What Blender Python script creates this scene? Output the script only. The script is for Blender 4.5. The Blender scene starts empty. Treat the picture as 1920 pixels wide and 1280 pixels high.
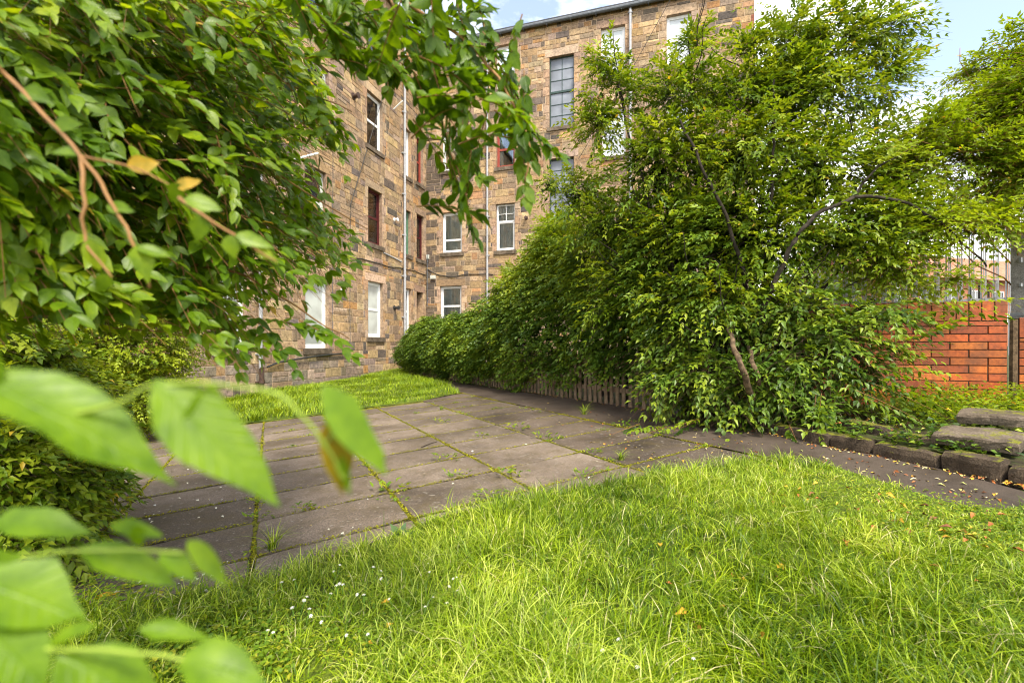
import bpy, math, random
import numpy as np
from mathutils import Vector
R = math.radians
rng = np.random.default_rng(7)
random.seed(7)
sc = bpy.context.scene
COL = sc.collection

# ------------------------------------------------------------------ camera
FPX, CX, HY, CAMH = 860.0, 960.0, 645.0, 1.15
cam = bpy.data.objects.new('camera', bpy.data.cameras.new('camera'))
COL.objects.link(cam); sc.camera = cam
cam.location = (0, 0, CAMH); cam.rotation_euler = (R(90), 0, 0)
cam.data.sensor_width = 36; cam.data.lens = 36*FPX/1920
cam.data.shift_y = (HY-640)/1920
cam.data.clip_start = .02; cam.data.clip_end = 2000
cam.data.dof.use_dof = True; cam.data.dof.focus_distance = 4.0; cam.data.dof.aperture_fstop = 2.8

# ------------------------------------------------------------------ world and sun
SUN_EL, SUN_AZ = 57.0, 158.0      # azimuth clockwise from +y (view direction)
w = bpy.data.worlds.new('World'); sc.world = w; w.use_nodes = True
nt = w.node_tree; nt.nodes.clear()
def N(nt, t, **kw):
    n = nt.nodes.new(t)
    for k, v in kw.items(): setattr(n, k, v)
    return n
sky = N(nt, 'ShaderNodeTexSky', sky_type='NISHITA', sun_disc=False)
sky.sun_elevation = R(SUN_EL); sky.sun_rotation = R(SUN_AZ); sky.air_density = 1.0; sky.dust_density = 2.0; sky.ozone_density = 1.0
tc = N(nt, 'ShaderNodeTexCoord'); mp = N(nt, 'ShaderNodeMapping'); mp.inputs['Scale'].default_value = (1, 1, 2.2); mp.inputs['Location'].default_value = (.35, .1, .2)
nz = N(nt, 'ShaderNodeTexNoise'); nz.inputs['Scale'].default_value = 2.6; nz.inputs['Detail'].default_value = 9; nz.inputs['Roughness'].default_value = .55
rp = N(nt, 'ShaderNodeValToRGB'); rp.color_ramp.elements[0].position = .47; rp.color_ramp.elements[1].position = .64; rp.color_ramp.elements[0].color = (.09, .09, .09, 1)
sp = N(nt, 'ShaderNodeSeparateXYZ'); mr = N(nt, 'ShaderNodeMapRange'); mr.inputs['From Min'].default_value = .40; mr.inputs['From Max'].default_value = .12
ad = N(nt, 'ShaderNodeMath', operation='ADD', use_clamp=True)
mx = N(nt, 'ShaderNodeMixRGB'); mx.inputs['Color2'].default_value = (8.6, 8.5, 8.2, 1)
bg = N(nt, 'ShaderNodeBackground'); bg.inputs['Strength'].default_value = .15
out = N(nt, 'ShaderNodeOutputWorld')
L = nt.links.new
L(tc.outputs['Generated'], mp.inputs['Vector']); L(mp.outputs['Vector'], nz.inputs['Vector']); L(nz.outputs['Fac'], rp.inputs['Fac'])
L(tc.outputs['Generated'], sp.inputs[0]); L(sp.outputs['Z'], mr.inputs['Value'])
L(rp.outputs['Color'], ad.inputs[0]); L(mr.outputs['Result'], ad.inputs[1]); L(ad.outputs[0], mx.inputs['Fac'])
L(sky.outputs['Color'], mx.inputs['Color1']); L(mx.outputs['Color'], bg.inputs['Color']); L(bg.outputs[0], out.inputs['Surface'])
sun = bpy.data.objects.new('sun', bpy.data.lights.new('sun', 'SUN')); COL.objects.link(sun)
sun.data.energy = 2.6; sun.data.angle = R(14); sun.data.color = (1, .93, .78)
sd = Vector((math.sin(R(SUN_AZ))*math.cos(R(SUN_EL)), math.cos(R(SUN_AZ))*math.cos(R(SUN_EL)), math.sin(R(SUN_EL))))
sun.rotation_euler = sd.to_track_quat('Z', 'Y').to_euler(); sun.location = (8, -4, 20)
sc.view_settings.view_transform = 'Standard'; sc.view_settings.look = 'None'
sc.view_settings.exposure = 1.32; sc.view_settings.gamma = 1
sc.cycles.max_bounces = 6; sc.cycles.diffuse_bounces = 3; sc.cycles.transmission_bounces = 4; sc.cycles.glossy_bounces = 2
sc.cycles.transparent_max_bounces = 4; sc.cycles.use_denoising = True; sc.cycles.caustics_reflective = False; sc.cycles.caustics_refractive = False
sc.cycles.sample_clamp_indirect = 6; sc.cycles.pixel_filter_type = 'BLACKMAN_HARRIS'; sc.cycles.filter_width = 1.05

# ------------------------------------------------------------------ helpers
def gz(x, y):                      # height of the sloping yard
    return .0625*np.clip(x, -14, 9) + .0156*np.clip(y, -3, 30)
def G(px, py):                     # photo pixel -> point of the yard
    X, Y = (px-CX)/FPX, (py-HY)/FPX
    Z = CAMH/(Y + .0625*X + .0156)
    return np.array([X*Z, Z, gz(X*Z, Z)])
def P3(px, py, Z):                 # photo pixel at a distance
    return np.array([(px-CX)/FPX*Z, Z, CAMH+(HY-py)/FPX*Z])
ORG = {}
def thing(name, label, cat, loc=(0, 0, 0), group=None):
    o = bpy.data.objects.new(name, None); COL.objects.link(o); o.location = loc; o.empty_display_size = .1
    o['label'] = label; o['category'] = cat
    if group: o['group'] = group
    ORG[o.name] = np.array(loc, float); return o
def tag(o, label, cat, group=None, kind=None):
    o['label'] = label; o['category'] = cat
    if group: o['group'] = group
    if kind: o['kind'] = kind
    return o
def link(name, me, parent, mat):
    o = bpy.data.objects.new(name, me); COL.objects.link(o)
    if mat is not None:
        for m in (mat if isinstance(mat, (list, tuple)) else [mat]): me.materials.append(m)
    if parent: o.parent = parent; ORG[o.name] = ORG[parent.name]
    else: ORG[o.name] = np.zeros(3)
    return o
def fast(name, V, F, mat, parent=None, attrs=None, smooth=False, midx=None):
    """V (n,3); F (m,k) of one face size"""
    V = np.asarray(V, np.float64)
    if parent: V = V - ORG[parent.name]
    F = np.asarray(F, np.int32); m, k = F.shape
    me = bpy.data.meshes.new(name)
    me.vertices.add(len(V)); me.vertices.foreach_set('co', V.astype(np.float32).ravel())
    me.loops.add(m*k); me.loops.foreach_set('vertex_index', F.ravel())
    me.polygons.add(m); me.polygons.foreach_set('loop_start', np.arange(0, m*k, k, dtype=np.int32))
    if smooth: me.polygons.foreach_set('use_smooth', np.ones(m, bool))
    if midx is not None: me.polygons.foreach_set('material_index', np.asarray(midx, np.int32))
    me.update(calc_edges=True)
    for nme, (dom, typ, arr) in (attrs or {}).items():
        a = me.attributes.new(nme, typ, dom)
        arr = np.asarray(arr, np.float32)
        if typ == 'FLOAT_COLOR': a.data.foreach_set('color', arr.ravel())
        elif typ == 'FLOAT': a.data.foreach_set('value', arr.ravel())
    return link(name, me, parent, mat)
class MB:
    def __init__(s): s.v = []; s.f = []; s.c = []; s.n = 0
    def add(s, V, F, c=None):
        V = [tuple(map(float, p)) for p in V]; s.v += V; s.f += [tuple(i+s.n for i in f) for f in F]
        s.c += [c or (1, 1, 1, 1)]*len(F); s.n += len(V)
    def hexa(s, P, c=None):        # 8 points: bottom ring, top ring
        s.add(P, [(3, 2, 1, 0), (4, 5, 6, 7), (0, 1, 5, 4), (1, 2, 6, 5), (2, 3, 7, 6), (3, 0, 4, 7)], c)
    def box(s, x0, x1, y0, y1, z0, z1, c=None):
        s.hexa([(x0, y0, z0), (x1, y0, z0), (x1, y1, z0), (x0, y1, z0), (x0, y0, z1), (x1, y0, z1), (x1, y1, z1), (x0, y1, z1)], c)
    def tube(s, pts, rad, n=7, c=None, cap=True):
        pts = [np.array(p, float) for p in pts]; k = len(pts)
        rad = [rad]*k if np.isscalar(rad) else rad
        up = np.array([.13, .21, .97]); V = []
        for i in range(k):
            d = pts[min(i+1, k-1)]-pts[max(i-1, 0)]; d /= np.linalg.norm(d)+1e-9
            a = np.cross(d, up if abs(d[2]) < .9 else np.array([1., .1, 0])); a /= np.linalg.norm(a); b = np.cross(d, a)
            for j in range(n):
                t = 2*math.pi*j/n; V.append(pts[i]+rad[i]*(math.cos(t)*a+math.sin(t)*b))
        F = [(i*n+j, i*n+(j+1) % n, (i+1)*n+(j+1) % n, (i+1)*n+j) for i in range(k-1) for j in range(n)]
        if cap: F += [tuple(range(n))[::-1], tuple(range((k-1)*n, k*n))]
        s.add(V, F, c)
    def build(s, name, mat, parent=None, smooth=False):
        off = ORG[parent.name] if parent else np.zeros(3)
        me = bpy.data.meshes.new(name)
        me.from_pydata([(p[0]-off[0], p[1]-off[1], p[2]-off[2]) for p in s.v], [], s.f)
        a = me.attributes.new('col', 'FLOAT_COLOR', 'FACE'); a.data.foreach_set('color', np.array(s.c, np.float32).ravel())
        if smooth: me.polygons.foreach_set('use_smooth', np.ones(len(me.polygons), bool))
        me.update(); return link(name, me, parent, mat)

# ------------------------------------------------------------------ materials
def mat(name):
    m = bpy.data.materials.new(name); m.use_nodes = True; t = m.node_tree; t.nodes.clear()
    return m, t
def pbsdf(t, rough=.8, spec=.4, metal=0):
    b = N(t, 'ShaderNodeBsdfPrincipled'); b.inputs['Roughness'].default_value = rough
    b.inputs['Specular IOR Level'].default_value = spec; b.inputs['Metallic'].default_value = metal
    return b
def noise(t, scale, detail=5, rough=.6, vec=None):
    n = N(t, 'ShaderNodeTexNoise'); n.inputs['Scale'].default_value = scale; n.inputs['Detail'].default_value = detail; n.inputs['Roughness'].default_value = rough
    if vec is not None: t.links.new(vec, n.inputs['Vector'])
    return n
def ramp(t, fac, stops):
    r = N(t, 'ShaderNodeValToRGB'); e = r.color_ramp.elements
    while len(e) < len(stops): e.new(.5)
    for el, (p, c) in zip(e, stops): el.position = p; el.color = (*c, 1) if len(c) == 3 else c
    t.links.new(fac, r.inputs['Fac']); return r
def mixc(t, fac, a, b, mode='MIX'):
    m = N(t, 'ShaderNodeMixRGB', blend_type=mode)
    for s_, v in ((0, fac), (1, a), (2, b)):
        if hasattr(v, 'is_linked'): t.links.new(v, m.inputs[s_])
        elif s_ == 0: m.inputs[0].default_value = v
        else: m.inputs[s_].default_value = (*v, 1)
    return m
def bump(t, h, b, strength=.5, dist=.01):
    n = N(t, 'ShaderNodeBump'); n.inputs['Strength'].default_value = strength; n.inputs['Distance'].default_value = dist
    t.links.new(h, n.inputs['Height']); t.links.new(n.outputs[0], b.inputs['Normal']); return n
def finish(t, sh):
    o = N(t, 'ShaderNodeOutputMaterial'); t.links.new(sh, o.inputs['Surface'])
def obj_vec(t): return N(t, 'ShaderNodeTexCoord').outputs['Object']

def simple(name, col, rough=.6, spec=.4, metal=0, var=.25, scale=8, bmp=.15, bd=.004):
    m, t = mat(name); b = pbsdf(t, rough, spec, metal); v = obj_vec(t)
    n = noise(t, scale, 6, .65, v)
    r = ramp(t, n.outputs['Fac'], [(.3, tuple(c*(1-var) for c in col)), (.7, tuple(min(1, c*(1+var)) for c in col))])
    t.links.new(r.outputs[0], b.inputs['Base Color'])
    if bmp: bump(t, noise(t, scale*8, 4, .6, v).outputs['Fac'], b, bmp, bd)
    finish(t, b.outputs[0]); return m

def stone_mat():
    m, t = mat('sandstone'); b = pbsdf(t, .92, .2); v = obj_vec(t)
    a = N(t, 'ShaderNodeAttribute', attribute_name='col')
    n1 = noise(t, 9, 8, .7, v); r1 = ramp(t, n1.outputs['Fac'], [(.32, (.50, .48, .46)), (.5, (1.0, 1.0, 1.0)), (.68, (1.38, 1.34, 1.26))])
    c1 = mixc(t, 1, a.outputs['Color'], r1.outputs[0], 'MULTIPLY')
    n2 = noise(t, .55, 7, .65, v); r2 = ramp(t, n2.outputs['Fac'], [(.42, (0, 0, 0)), (.66, (1, 1, 1))])
    n2b = noise(t, 30, 3, .6, v)
    mm = N(t, 'ShaderNodeMath', operation='MULTIPLY'); t.links.new(r2.outputs[0], mm.inputs[0]); t.links.new(n2b.outputs['Fac'], mm.inputs[1])
    c2 = mixc(t, mm.outputs[0], c1.outputs[0], (.10, .085, .07))          # soot
    n3 = noise(t, 45, 4, .7, v); r3 = ramp(t, n3.outputs['Fac'], [(.36, (.25, .22, .2)), (.5, (1, 1, 1))])
    c3 = mixc(t, .55, c2.outputs[0], r3.outputs[0], 'MULTIPLY')
    t.links.new(c3.outputs[0], b.inputs['Base Color'])
    h = mixc(t, .5, n1.outputs['Fac'], n3.outputs['Fac'])
    bump(t, h.outputs[0], b, .9, .03); finish(t, b.outputs[0]); return m

def leaf_mat(name, stops, trans=.42, rough=.38, spec=.45, tint=(1.5, 1.35, .5), veins=False):
    """stops over the per-leaf random value"""
    m, t = mat(name); a = N(t, 'ShaderNodeAttribute', attribute_name='rnd')
    r = ramp(t, a.outputs['Fac'], stops); col = r.outputs[0]
    b = pbsdf(t, rough+.06, spec*.6)
    nb = noise(t, 55 if veins else 2.4, 4, .65, obj_vec(t)); rb = ramp(t, nb.outputs['Fac'], [(.32, (.62, .70, .6)), (.5, (1, 1, 1)), (.68, (1.3, 1.2, 1.2))])
    cb = mixc(t, 1, col, rb.outputs[0], 'MULTIPLY'); col = cb.outputs[0]
    if veins:
        lu = N(t, 'ShaderNodeAttribute', attribute_name='lu'); lv = N(t, 'ShaderNodeAttribute', attribute_name='lv')
        av = N(t, 'ShaderNodeMath', operation='ABSOLUTE'); t.links.new(lv.outputs['Fac'], av.inputs[0])
        rib = ramp(t, av.outputs[0], [(.0, (1, 1, 1)), (.07, (0, 0, 0))])
        s1 = N(t, 'ShaderNodeMath', operation='MULTIPLY'); t.links.new(lu.outputs['Fac'], s1.inputs[0]); s1.inputs[1].default_value = 9
        s2 = N(t, 'ShaderNodeMath', operation='MULTIPLY_ADD'); t.links.new(av.outputs[0], s2.inputs[0]); s2.inputs[1].default_value = -2.2; t.links.new(s1.outputs[0], s2.inputs[2])
        fr = N(t, 'ShaderNodeMath', operation='PINGPONG'); t.links.new(s2.outputs[0], fr.inputs[0]); fr.inputs[1].default_value = .5
        vr = ramp(t, fr.outputs[0], [(0, (1, 1, 1)), (.12, (0, 0, 0))])
        mxx = mixc(t, .45, rib.outputs[0], vr.outputs[0]); 
        c2 = mixc(t, mxx.outputs[0], col, (.20, .34, .07)); 
        mm = N(t, 'ShaderNodeMixRGB'); mm.inputs[0].default_value = .28; t.links.new(col, mm.inputs[1]); t.links.new(c2.outputs[0], mm.inputs[2]); col = mm.outputs[0]
        bump(t, mxx.outputs[0], b, .35, .002)
    t.links.new(col, b.inputs['Base Color'])
    tr = N(t, 'ShaderNodeBsdfTranslucent'); c = mixc(t, 1, col, tint, 'MULTIPLY'); t.links.new(c.outputs[0], tr.inputs['Color'])
    ms = N(t, 'ShaderNodeMixShader'); ms.inputs[0].default_value = trans
    t.links.new(b.outputs[0], ms.inputs[1]); t.links.new(tr.outputs[0], ms.inputs[2]); finish(t, ms.outputs[0]); return m

def slab_mat():
    m, t = mat('worn_concrete_slabs'); b = pbsdf(t, .78, .35); v = obj_vec(t)
    a = N(t, 'ShaderNodeAttribute', attribute_name='col')
    n1 = noise(t, 1.3, 6, .6, v); n2 = noise(t, 95, 6, .85, v); n3 = noise(t, 6, 6, .7, v)
    r1 = ramp(t, n1.outputs['Fac'], [(.35, (.55, .53, .5)), (.60, (1.15, 1.13, 1.1))])
    c = mixc(t, 1, a.outputs['Color'], r1.outputs[0], 'MULTIPLY')
    r2 = ramp(t, n2.outputs['Fac'], [(.40, (.38, .36, .35)), (.5, (1, 1, 1)), (.60, (2.0, 1.95, 1.9))])
    c = mixc(t, .8, c.outputs[0], r2.outputs[0], 'MULTIPLY')
    r3 = ramp(t, n3.outputs['Fac'], [(.47, (0, 0, 0)), (.70, (.75, .75, .75))])
    c = mixc(t, r3.outputs[0], c.outputs[0], (.085, .062, .025))          # algae film
    n5 = noise(t, 32, 2, .4, v); r5 = ramp(t, n5.outputs['Fac'], [(.66, (0, 0, 0)), (.70, (.6, .6, .6))]); c = mixc(t, r5.outputs[0], c.outputs[0], (.30, .27, .22))
    n4 = noise(t, 14, 5, .7, v); r4 = ramp(t, n4.outputs['Fac'], [(.62, (0, 0, 0)), (.72, (.35, .35, .35))])
    c = mixc(t, r4.outputs[0], c.outputs[0], (.22, .13, .07))
    t.links.new(c.outputs[0], b.inputs['Base Color'])
    rr = ramp(t, n1.outputs['Fac'], [(.35, (.55, .55, .55)), (.6, (.85, .85, .85))]); t.links.new(rr.outputs[0], b.inputs['Roughness'])
    bump(t, n2.outputs['Fac'], b, .7, .008); finish(t, b.outputs[0]); return m

def two_tone(name, ca, cb, scale, rough=.85, lo=.42, hi=.6, fine=None, bmp=.5, bd=.01, moss=None):
    m, t = mat(name); b = pbsdf(t, rough, .3); v = obj_vec(t)
    n = noise(t, scale, 7, .65, v); r = ramp(t, n.outputs['Fac'], [(lo, ca), (hi, cb)])
    f = noise(t, fine or scale*14, 4, .7, v); rf = ramp(t, f.outputs['Fac'], [(.3, (.5, .5, .5)), (.7, (1.35, 1.35, 1.35))])
    c = mixc(t, 1, r.outputs[0], rf.outputs[0], 'MULTIPLY')
    if moss:
        ge = N(t, 'ShaderNodeNewGeometry'); sx = N(t, 'ShaderNodeSeparateXYZ'); t.links.new(ge.outputs['Normal'], sx.inputs[0])
        nm = noise(t, 7, 6, .7, v); ma = N(t, 'ShaderNodeMath', operation='MULTIPLY_ADD'); t.links.new(sx.outputs['Z'], ma.inputs[0]); ma.inputs[1].default_value = .22; t.links.new(nm.outputs['Fac'], ma.inputs[2])
        rm = ramp(t, ma.outputs[0], [(moss, (0, 0, 0)), (moss+.08, (1, 1, 1))]); mc = mixc(t, 1, (.19, .19, .012), rf.outputs[0], 'MULTIPLY'); c = mixc(t, rm.outputs[0], c.outputs[0], mc.outputs[0])
    t.links.new(c.outputs[0], b.inputs['Base Color'])
    bump(t, f.outputs['Fac'], b, bmp, bd); finish(t, b.outputs[0]); return m

def brick_mat():
    m, t = mat('glazed_red_brick'); b = pbsdf(t, .5, .4); v = obj_vec(t)
    a = N(t, 'ShaderNodeAttribute', attribute_name='col'); n = noise(t, 25, 6, .65, v)
    r = ramp(t, n.outputs['Fac'], [(.3, (.55, .5, .5)), (.55, (1.05, 1.05, 1.05)), (.8, (1.3, 1.4, 1.5))])
    c = mixc(t, 1, a.outputs['Color'], r.outputs[0], 'MULTIPLY')
    n2 = noise(t, 2.2, 6, .7, v); r2 = ramp(t, n2.outputs['Fac'], [(.42, (0, 0, 0)), (.68, (.85, .85, .85))])
    c = mixc(t, r2.outputs[0], c.outputs[0], (.11, .045, .02))
    t.links.new(c.outputs[0], b.inputs['Base Color']); bump(t, n.outputs['Fac'], b, .3, .004); finish(t, b.outputs[0]); return m

def attr_mat(name, rough=.7, spec=.3):
    m, t = mat(name); b = pbsdf(t, rough, spec); a = N(t, 'ShaderNodeAttribute', attribute_name='col')
    n = noise(t, 30, 5, .7, obj_vec(t)); r = ramp(t, n.outputs['Fac'], [(.3, (.65, .65, .65)), (.7, (1.2, 1.2, 1.2))])
    c = mixc(t, 1, a.outputs['Color'], r.outputs[0], 'MULTIPLY'); t.links.new(c.outputs[0], b.inputs['Base Color'])
    finish(t, b.outputs[0]); return m

def glass_clear():
    m, t = mat('window_glass'); g = N(t, 'ShaderNodeBsdfGlossy'); g.inputs['Roughness'].default_value = .03; g.inputs['Color'].default_value = (1, 1, 1, 1)
    tr = N(t, 'ShaderNodeBsdfTransparent'); tr.inputs['Color'].default_value = (.85, .9, .88, 1)
    fz = N(t, 'ShaderNodeFresnel'); fz.inputs['IOR'].default_value = 1.9
    ms = N(t, 'ShaderNodeMixShader'); t.links.new(fz.outputs[0], ms.inputs[0]); t.links.new(tr.outputs[0], ms.inputs[1]); t.links.new(g.outputs[0], ms.inputs[2])
    finish(t, ms.outputs[0]); return m
def glass_solid(name, col, rough=.06, ior=1.8):
    m, t = mat(name); b = pbsdf(t, rough, .9); b.inputs['IOR'].default_value = ior
    n = noise(t, 1.1, 3, .5, obj_vec(t)); r = ramp(t, n.outputs['Fac'], [(.35, tuple(c*.6 for c in col)), (.65, tuple(c*1.3 for c in col))])
    t.links.new(r.outputs[0], b.inputs['Base Color']); bump(t, noise(t, 1.6, 1, .5, obj_vec(t)).outputs['Fac'], b, .12, .02)
    finish(t, b.outputs[0]); return m

M = dict(
    stone=stone_mat(), mortar=simple('lime_mortar', (.46, .34, .23), .95, .1, var=.3, scale=5),
    upvc=simple('white_window_plastic', (.80, .80, .78), .35, .5, var=.04, bmp=0),
    maroon=simple('maroon_painted_timber', (.075, .012, .012), .4, .4, var=.3, bmp=.1),
    greenp=simple('green_painted_timber', (.10, .20, .12), .5, .4, var=.2, bmp=.1),
    steel_green=simple('dark_green_painted_steel', (.03, .06, .05), .45, .4, var=.2, bmp=0),
    offwhite=simple('off_white_painted_timber', (.55, .56, .50), .5, .4, var=.12, bmp=.1),
    redp=simple('red_brown_painted_timber', (.28, .05, .03), .5, .4, var=.2, bmp=.1),
    glass=glass_clear(), dark=glass_solid('dark_glass', (.02, .022, .022)), frost=glass_solid('frosted_glass', (.42, .45, .42), .35),
    wired=glass_solid('wired_grey_glass', (.19, .205, .23), .35, 1.45), 
    net=simple('net_curtain', (.66, .67, .70), .9, .1, var=.25, scale=5), blind=simple('white_blind', (.72, .72, .70), .8, .1, var=.06),
    pipe=simple('painted_cast_iron', (.36, .36, .37), .45, .4, var=.25, scale=14), rust=simple('rusty_cast_iron', (.075, .045, .035), .7, .3, var=.5, scale=14),
    blackpipe=simple('black_plastic', (.03, .03, .03), .5, .4), lead=simple('grey_gutter', (.10, .11, .12), .5, .4, var=.3),
    slate=two_tone('roof_slate', (.05, .055, .06), (.09, .09, .10), 3), mossstone=two_tone('mossy_weathered_stone', (.060, .042, .026), (.12, .085, .055), 6, .9, bmp=.9, bd=.03, moss=.66),
    drystone=two_tone('pitted_paving_stone', (.10, .075, .05), (.20, .155, .11), 4, .9, bmp=.9, bd=.02, fine=70, moss=.74),
    slab=slab_mat(), path=two_tone('damp_asphalt', (.045, .032, .022), (.105, .080, .062), 1.4, .6, .38, .64, fine=160, bmp=.4, bd=.006),
    soil=two_tone('soil_and_moss', (.035, .024, .012), (.06, .075, .012), 7, .95, .4, .6),
    lawnbase=two_tone('mossy_lawn_soil', (.05, .075, .006), (.12, .16, .010), 5, .95, .38, .6),
    joint=two_tone('joint_moss', (.035, .028, .012), (.20, .20, .010), 11, .95, .44, .54, fine=200, bmp=1, bd=.01),
    wood=two_tone('weathered_picket_timber', (.15, .10, .06), (.25, .175, .11), 9, .85), bark=two_tone('brown_bark', (.07, .045, .024), (.18, .12, .065), 18, .9, bmp=.6),
    barkdark=two_tone('dark_bark', (.018, .013, .009), (.05, .038, .024), 18, .9), twig=simple('orange_brown_twig', (.26, .13, .04), .6, .3, var=.3, scale=30),
    greenstem=simple('green_stem', (.22, .30, .03), .5, .4, var=.2, scale=30), brick=brick_mat(), blackmortar=simple('dark_mortar', (.055, .034, .022), .95, .1),
    steel=simple('galvanised_steel', (.42, .43, .44), .5, .5, .3, var=.2, scale=12), concrete=two_tone('aged_concrete', (.32, .30, .27), (.48, .45, .41), 6),
    black=simple('black_painted_sheet', (.02, .02, .022), .6, .3), farbrick=two_tone('far_brick', (.36, .15, .08), (.42, .2, .12), 2), render=simple('pale_render', (.6, .58, .55), .8, .2, var=.1),
    litter=attr_mat('dry_fallen_leaves'), flower=attr_mat('flower_petals'),
)
M['privet'] = leaf_mat('privet_leaves', [(0, (.026, .060, .004)), (.4, (.065, .125, .006)), (.75, (.14, .225, .010)), (.96, (.27, .34, .018)), (1, (.45, .33, .03))], .38, .36, .5)
M['hedgeleaf'] = leaf_mat('hedge_leaves', [(0, (.022, .052, .006)), (.4, (.060, .120, .012)), (.75, (.125, .205, .018)), (1, (.26, .33, .02))], .26, .34, .55)
M['moss'] = leaf_mat('joint_moss_leaves', [(0, (.07, .075, .008)), (.5, (.22, .21, .012)), (1, (.36, .36, .03))], .25, .8, .1)
M['inner'] = leaf_mat('shade_painted_inner_leaves', [(0, (.012, .028, .005)), (1, (.03, .05, .01))], .1, .6, .2)  # near-black leaf colour paints the shade deep inside hedge and shrubs
M['bright'] = leaf_mat('sun_brightened_yellow_green_leaves', [(0, (.09, .16, .006)), (.5, (.20, .29, .010)), (.94, (.29, .38, .018)), (.962, (.33, .40, .02)), (1, (.55, .36, .03))], .45, .4, .45)  # yellow green species, with sunlight painted into a brighter base colour
M['near'] = leaf_mat('near_tree_leaves', [(0, (.030, .070, .002)), (.35, (.075, .150, .003)), (.75, (.17, .27, .005)), (.965, (.31, .38, .01)), (1, (.55, .36, .05))], .46, .3, .5, veins=True)
M['shoot'] = leaf_mat('fresh_shoot_leaves', [(0, (.11, .215, .003)), (.8, (.175, .285, .005)), (1, (.24, .17, .008))], .45, .34, .5, veins=True)
M['grass'] = leaf_mat('grass_blades', [(0, (.025, .070, .002)), (.35, (.14, .235, .004)), (.7, (.33, .44, .010)), (.93, (.50, .58, .10)), (1, (.62, .56, .30))], .30, .33, .5, tint=(1.3, 1.2, .4))
M['weed'] = leaf_mat('weed_leaves', [(0, (.09, .18, .015)), (.6, (.20, .31, .02)), (1, (.38, .38, .03))], .4, .45, .4)

# ------------------------------------------------------------------ foliage core
def unit(a): return a/(np.linalg.norm(a, axis=-1, keepdims=True)+1e-9)
LO = dict(v=np.array([[0, 0, 0], [.42, -.5, .10], [.42, 0, -.02], [.42, .5, .10], [1, 0, -.16]]), f=np.array([[0, 2, 1], [0, 3, 2], [2, 4, 1], [2, 3, 4]]))
_t = [0, .10, .26, .44, .62, .80, .92, 1]; _w = [.02, .27, .46, .5, .40, .22, .08, 0]
_hv = []; _hf = []
for i, (a, b) in enumerate(zip(_t, _w)):
    for s in (-1, 0, 1): _hv.append([a, s*b, .14*abs(s)*b*2*.5 - .16*a*a])
for i in range(len(_t)-1):
    for j in (0, 1): _hf.append([i*3+j, (i+1)*3+j, (i+1)*3+j+1, i*3+j+1])
HI = dict(v=np.array(_hv), f=np.array(_hf), lu=np.repeat(_t, 3), lv=np.tile([-1, 0, 1], len(_t))*np.repeat(_w, 3)*2)
def leaf_mesh(name, P, D, U, Ln, Wd, mtl, parent=None, hi=False, rnd=None, curl=1.0, bend=.10):
    T = HI if hi else LO; n = len(P)
    D = unit(D); S = unit(np.cross(U, D)); Nn = np.cross(D, S)
    tv = T['v']; k = len(tv)
    cz = (curl*rng.uniform(.5, 1.6, n))[:, None, None]
    V = (P[:, None, :] + tv[None, :, 0, None]*D[:, None, :]*Ln[:, None, None] + tv[None, :, 1, None]*S[:, None, :]*Wd[:, None, None]
         + tv[None, :, 2, None]*Nn[:, None, :]*Ln[:, None, None]*cz)
    V = V+(rng.normal(0, 1, n)[:, None]*bend*tv[None, :, 0]**2*Ln[:, None])[:, :, None]*S[:, None, :]+(rng.normal(0, .035, (n, k))*Wd[:, None]*(np.abs(tv[:, 1])>0))[:, :, None]*(S+.6*Nn)[:, None, :]
    F = T['f'][None]+(np.arange(n)*k)[:, None, None]
    if rnd is None: rnd = rng.random(n)
    at = {'rnd': ('POINT', 'FLOAT', np.repeat(rnd, k))}
    if hi: at['lu'] = ('POINT', 'FLOAT', np.tile(T['lu'], n)); at['lv'] = ('POINT', 'FLOAT', np.tile(T['lv'], n))
    return fast(name, V.reshape(-1, 3), F.reshape(-1, T['f'].shape[1]), mtl, parent, at, smooth=hi)
def sprigs(P, D, length, nodes, leaf, droop=.25, spread=.9, asp=.42, tipdown=.3, jit=.25, pair=True, face=0.):
    """arrays of sprigs -> leaf arrays. P,D (m,3); length (m,)"""
    m = len(P); D = unit(D); side = unit(np.cross(D, np.tile([0, 0, 1.], (m, 1)))+rng.normal(0, .05, (m, 3)))
    roll = rng.normal(0, .45, m)[:, None]; upv = unit(np.cross(side, D)); side = unit(side*np.cos(roll)+upv*np.sin(roll)); upv = unit(np.cross(side, D))
    o = [[], [], [], [], [], []]
    rs = rng.random(m)
    for k in range(nodes):
        s = (k+.6)/nodes*length
        for sg in (-1, 1):
            ss = s + (0 if pair else (.5*sg*length/nodes))
            pos = P + D*ss[:, None]; pos[:, 2] -= droop*ss**2/np.maximum(length, .05)
            frac = (k+1)/nodes
            d = D*(.62+.4*frac)+side*sg*spread*(1.0-.65*frac)+rng.normal(0, jit, (m, 3)); d[:, 2] -= tipdown
            o[0].append(pos); o[1].append(unit(d)); o[2].append(unit(upv+rng.normal(0, .3, (m, 3))+[0, 0, .35]+face*unit(D*[1, 1, 0])))
            l = leaf*rng.uniform(.65, 1.15, m)*(1-.35*abs(frac-.55)); o[3].append(l); o[4].append(l*asp*rng.uniform(.85, 1.15, m))
            o[5].append(np.clip(rs*.6+rng.random(m)*.3+.12*frac, 0, .955))
    r = [np.concatenate(a) for a in o]
    y = rng.random(len(r[5])) < .006; r[5][y] = 1.0
    return r
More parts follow.
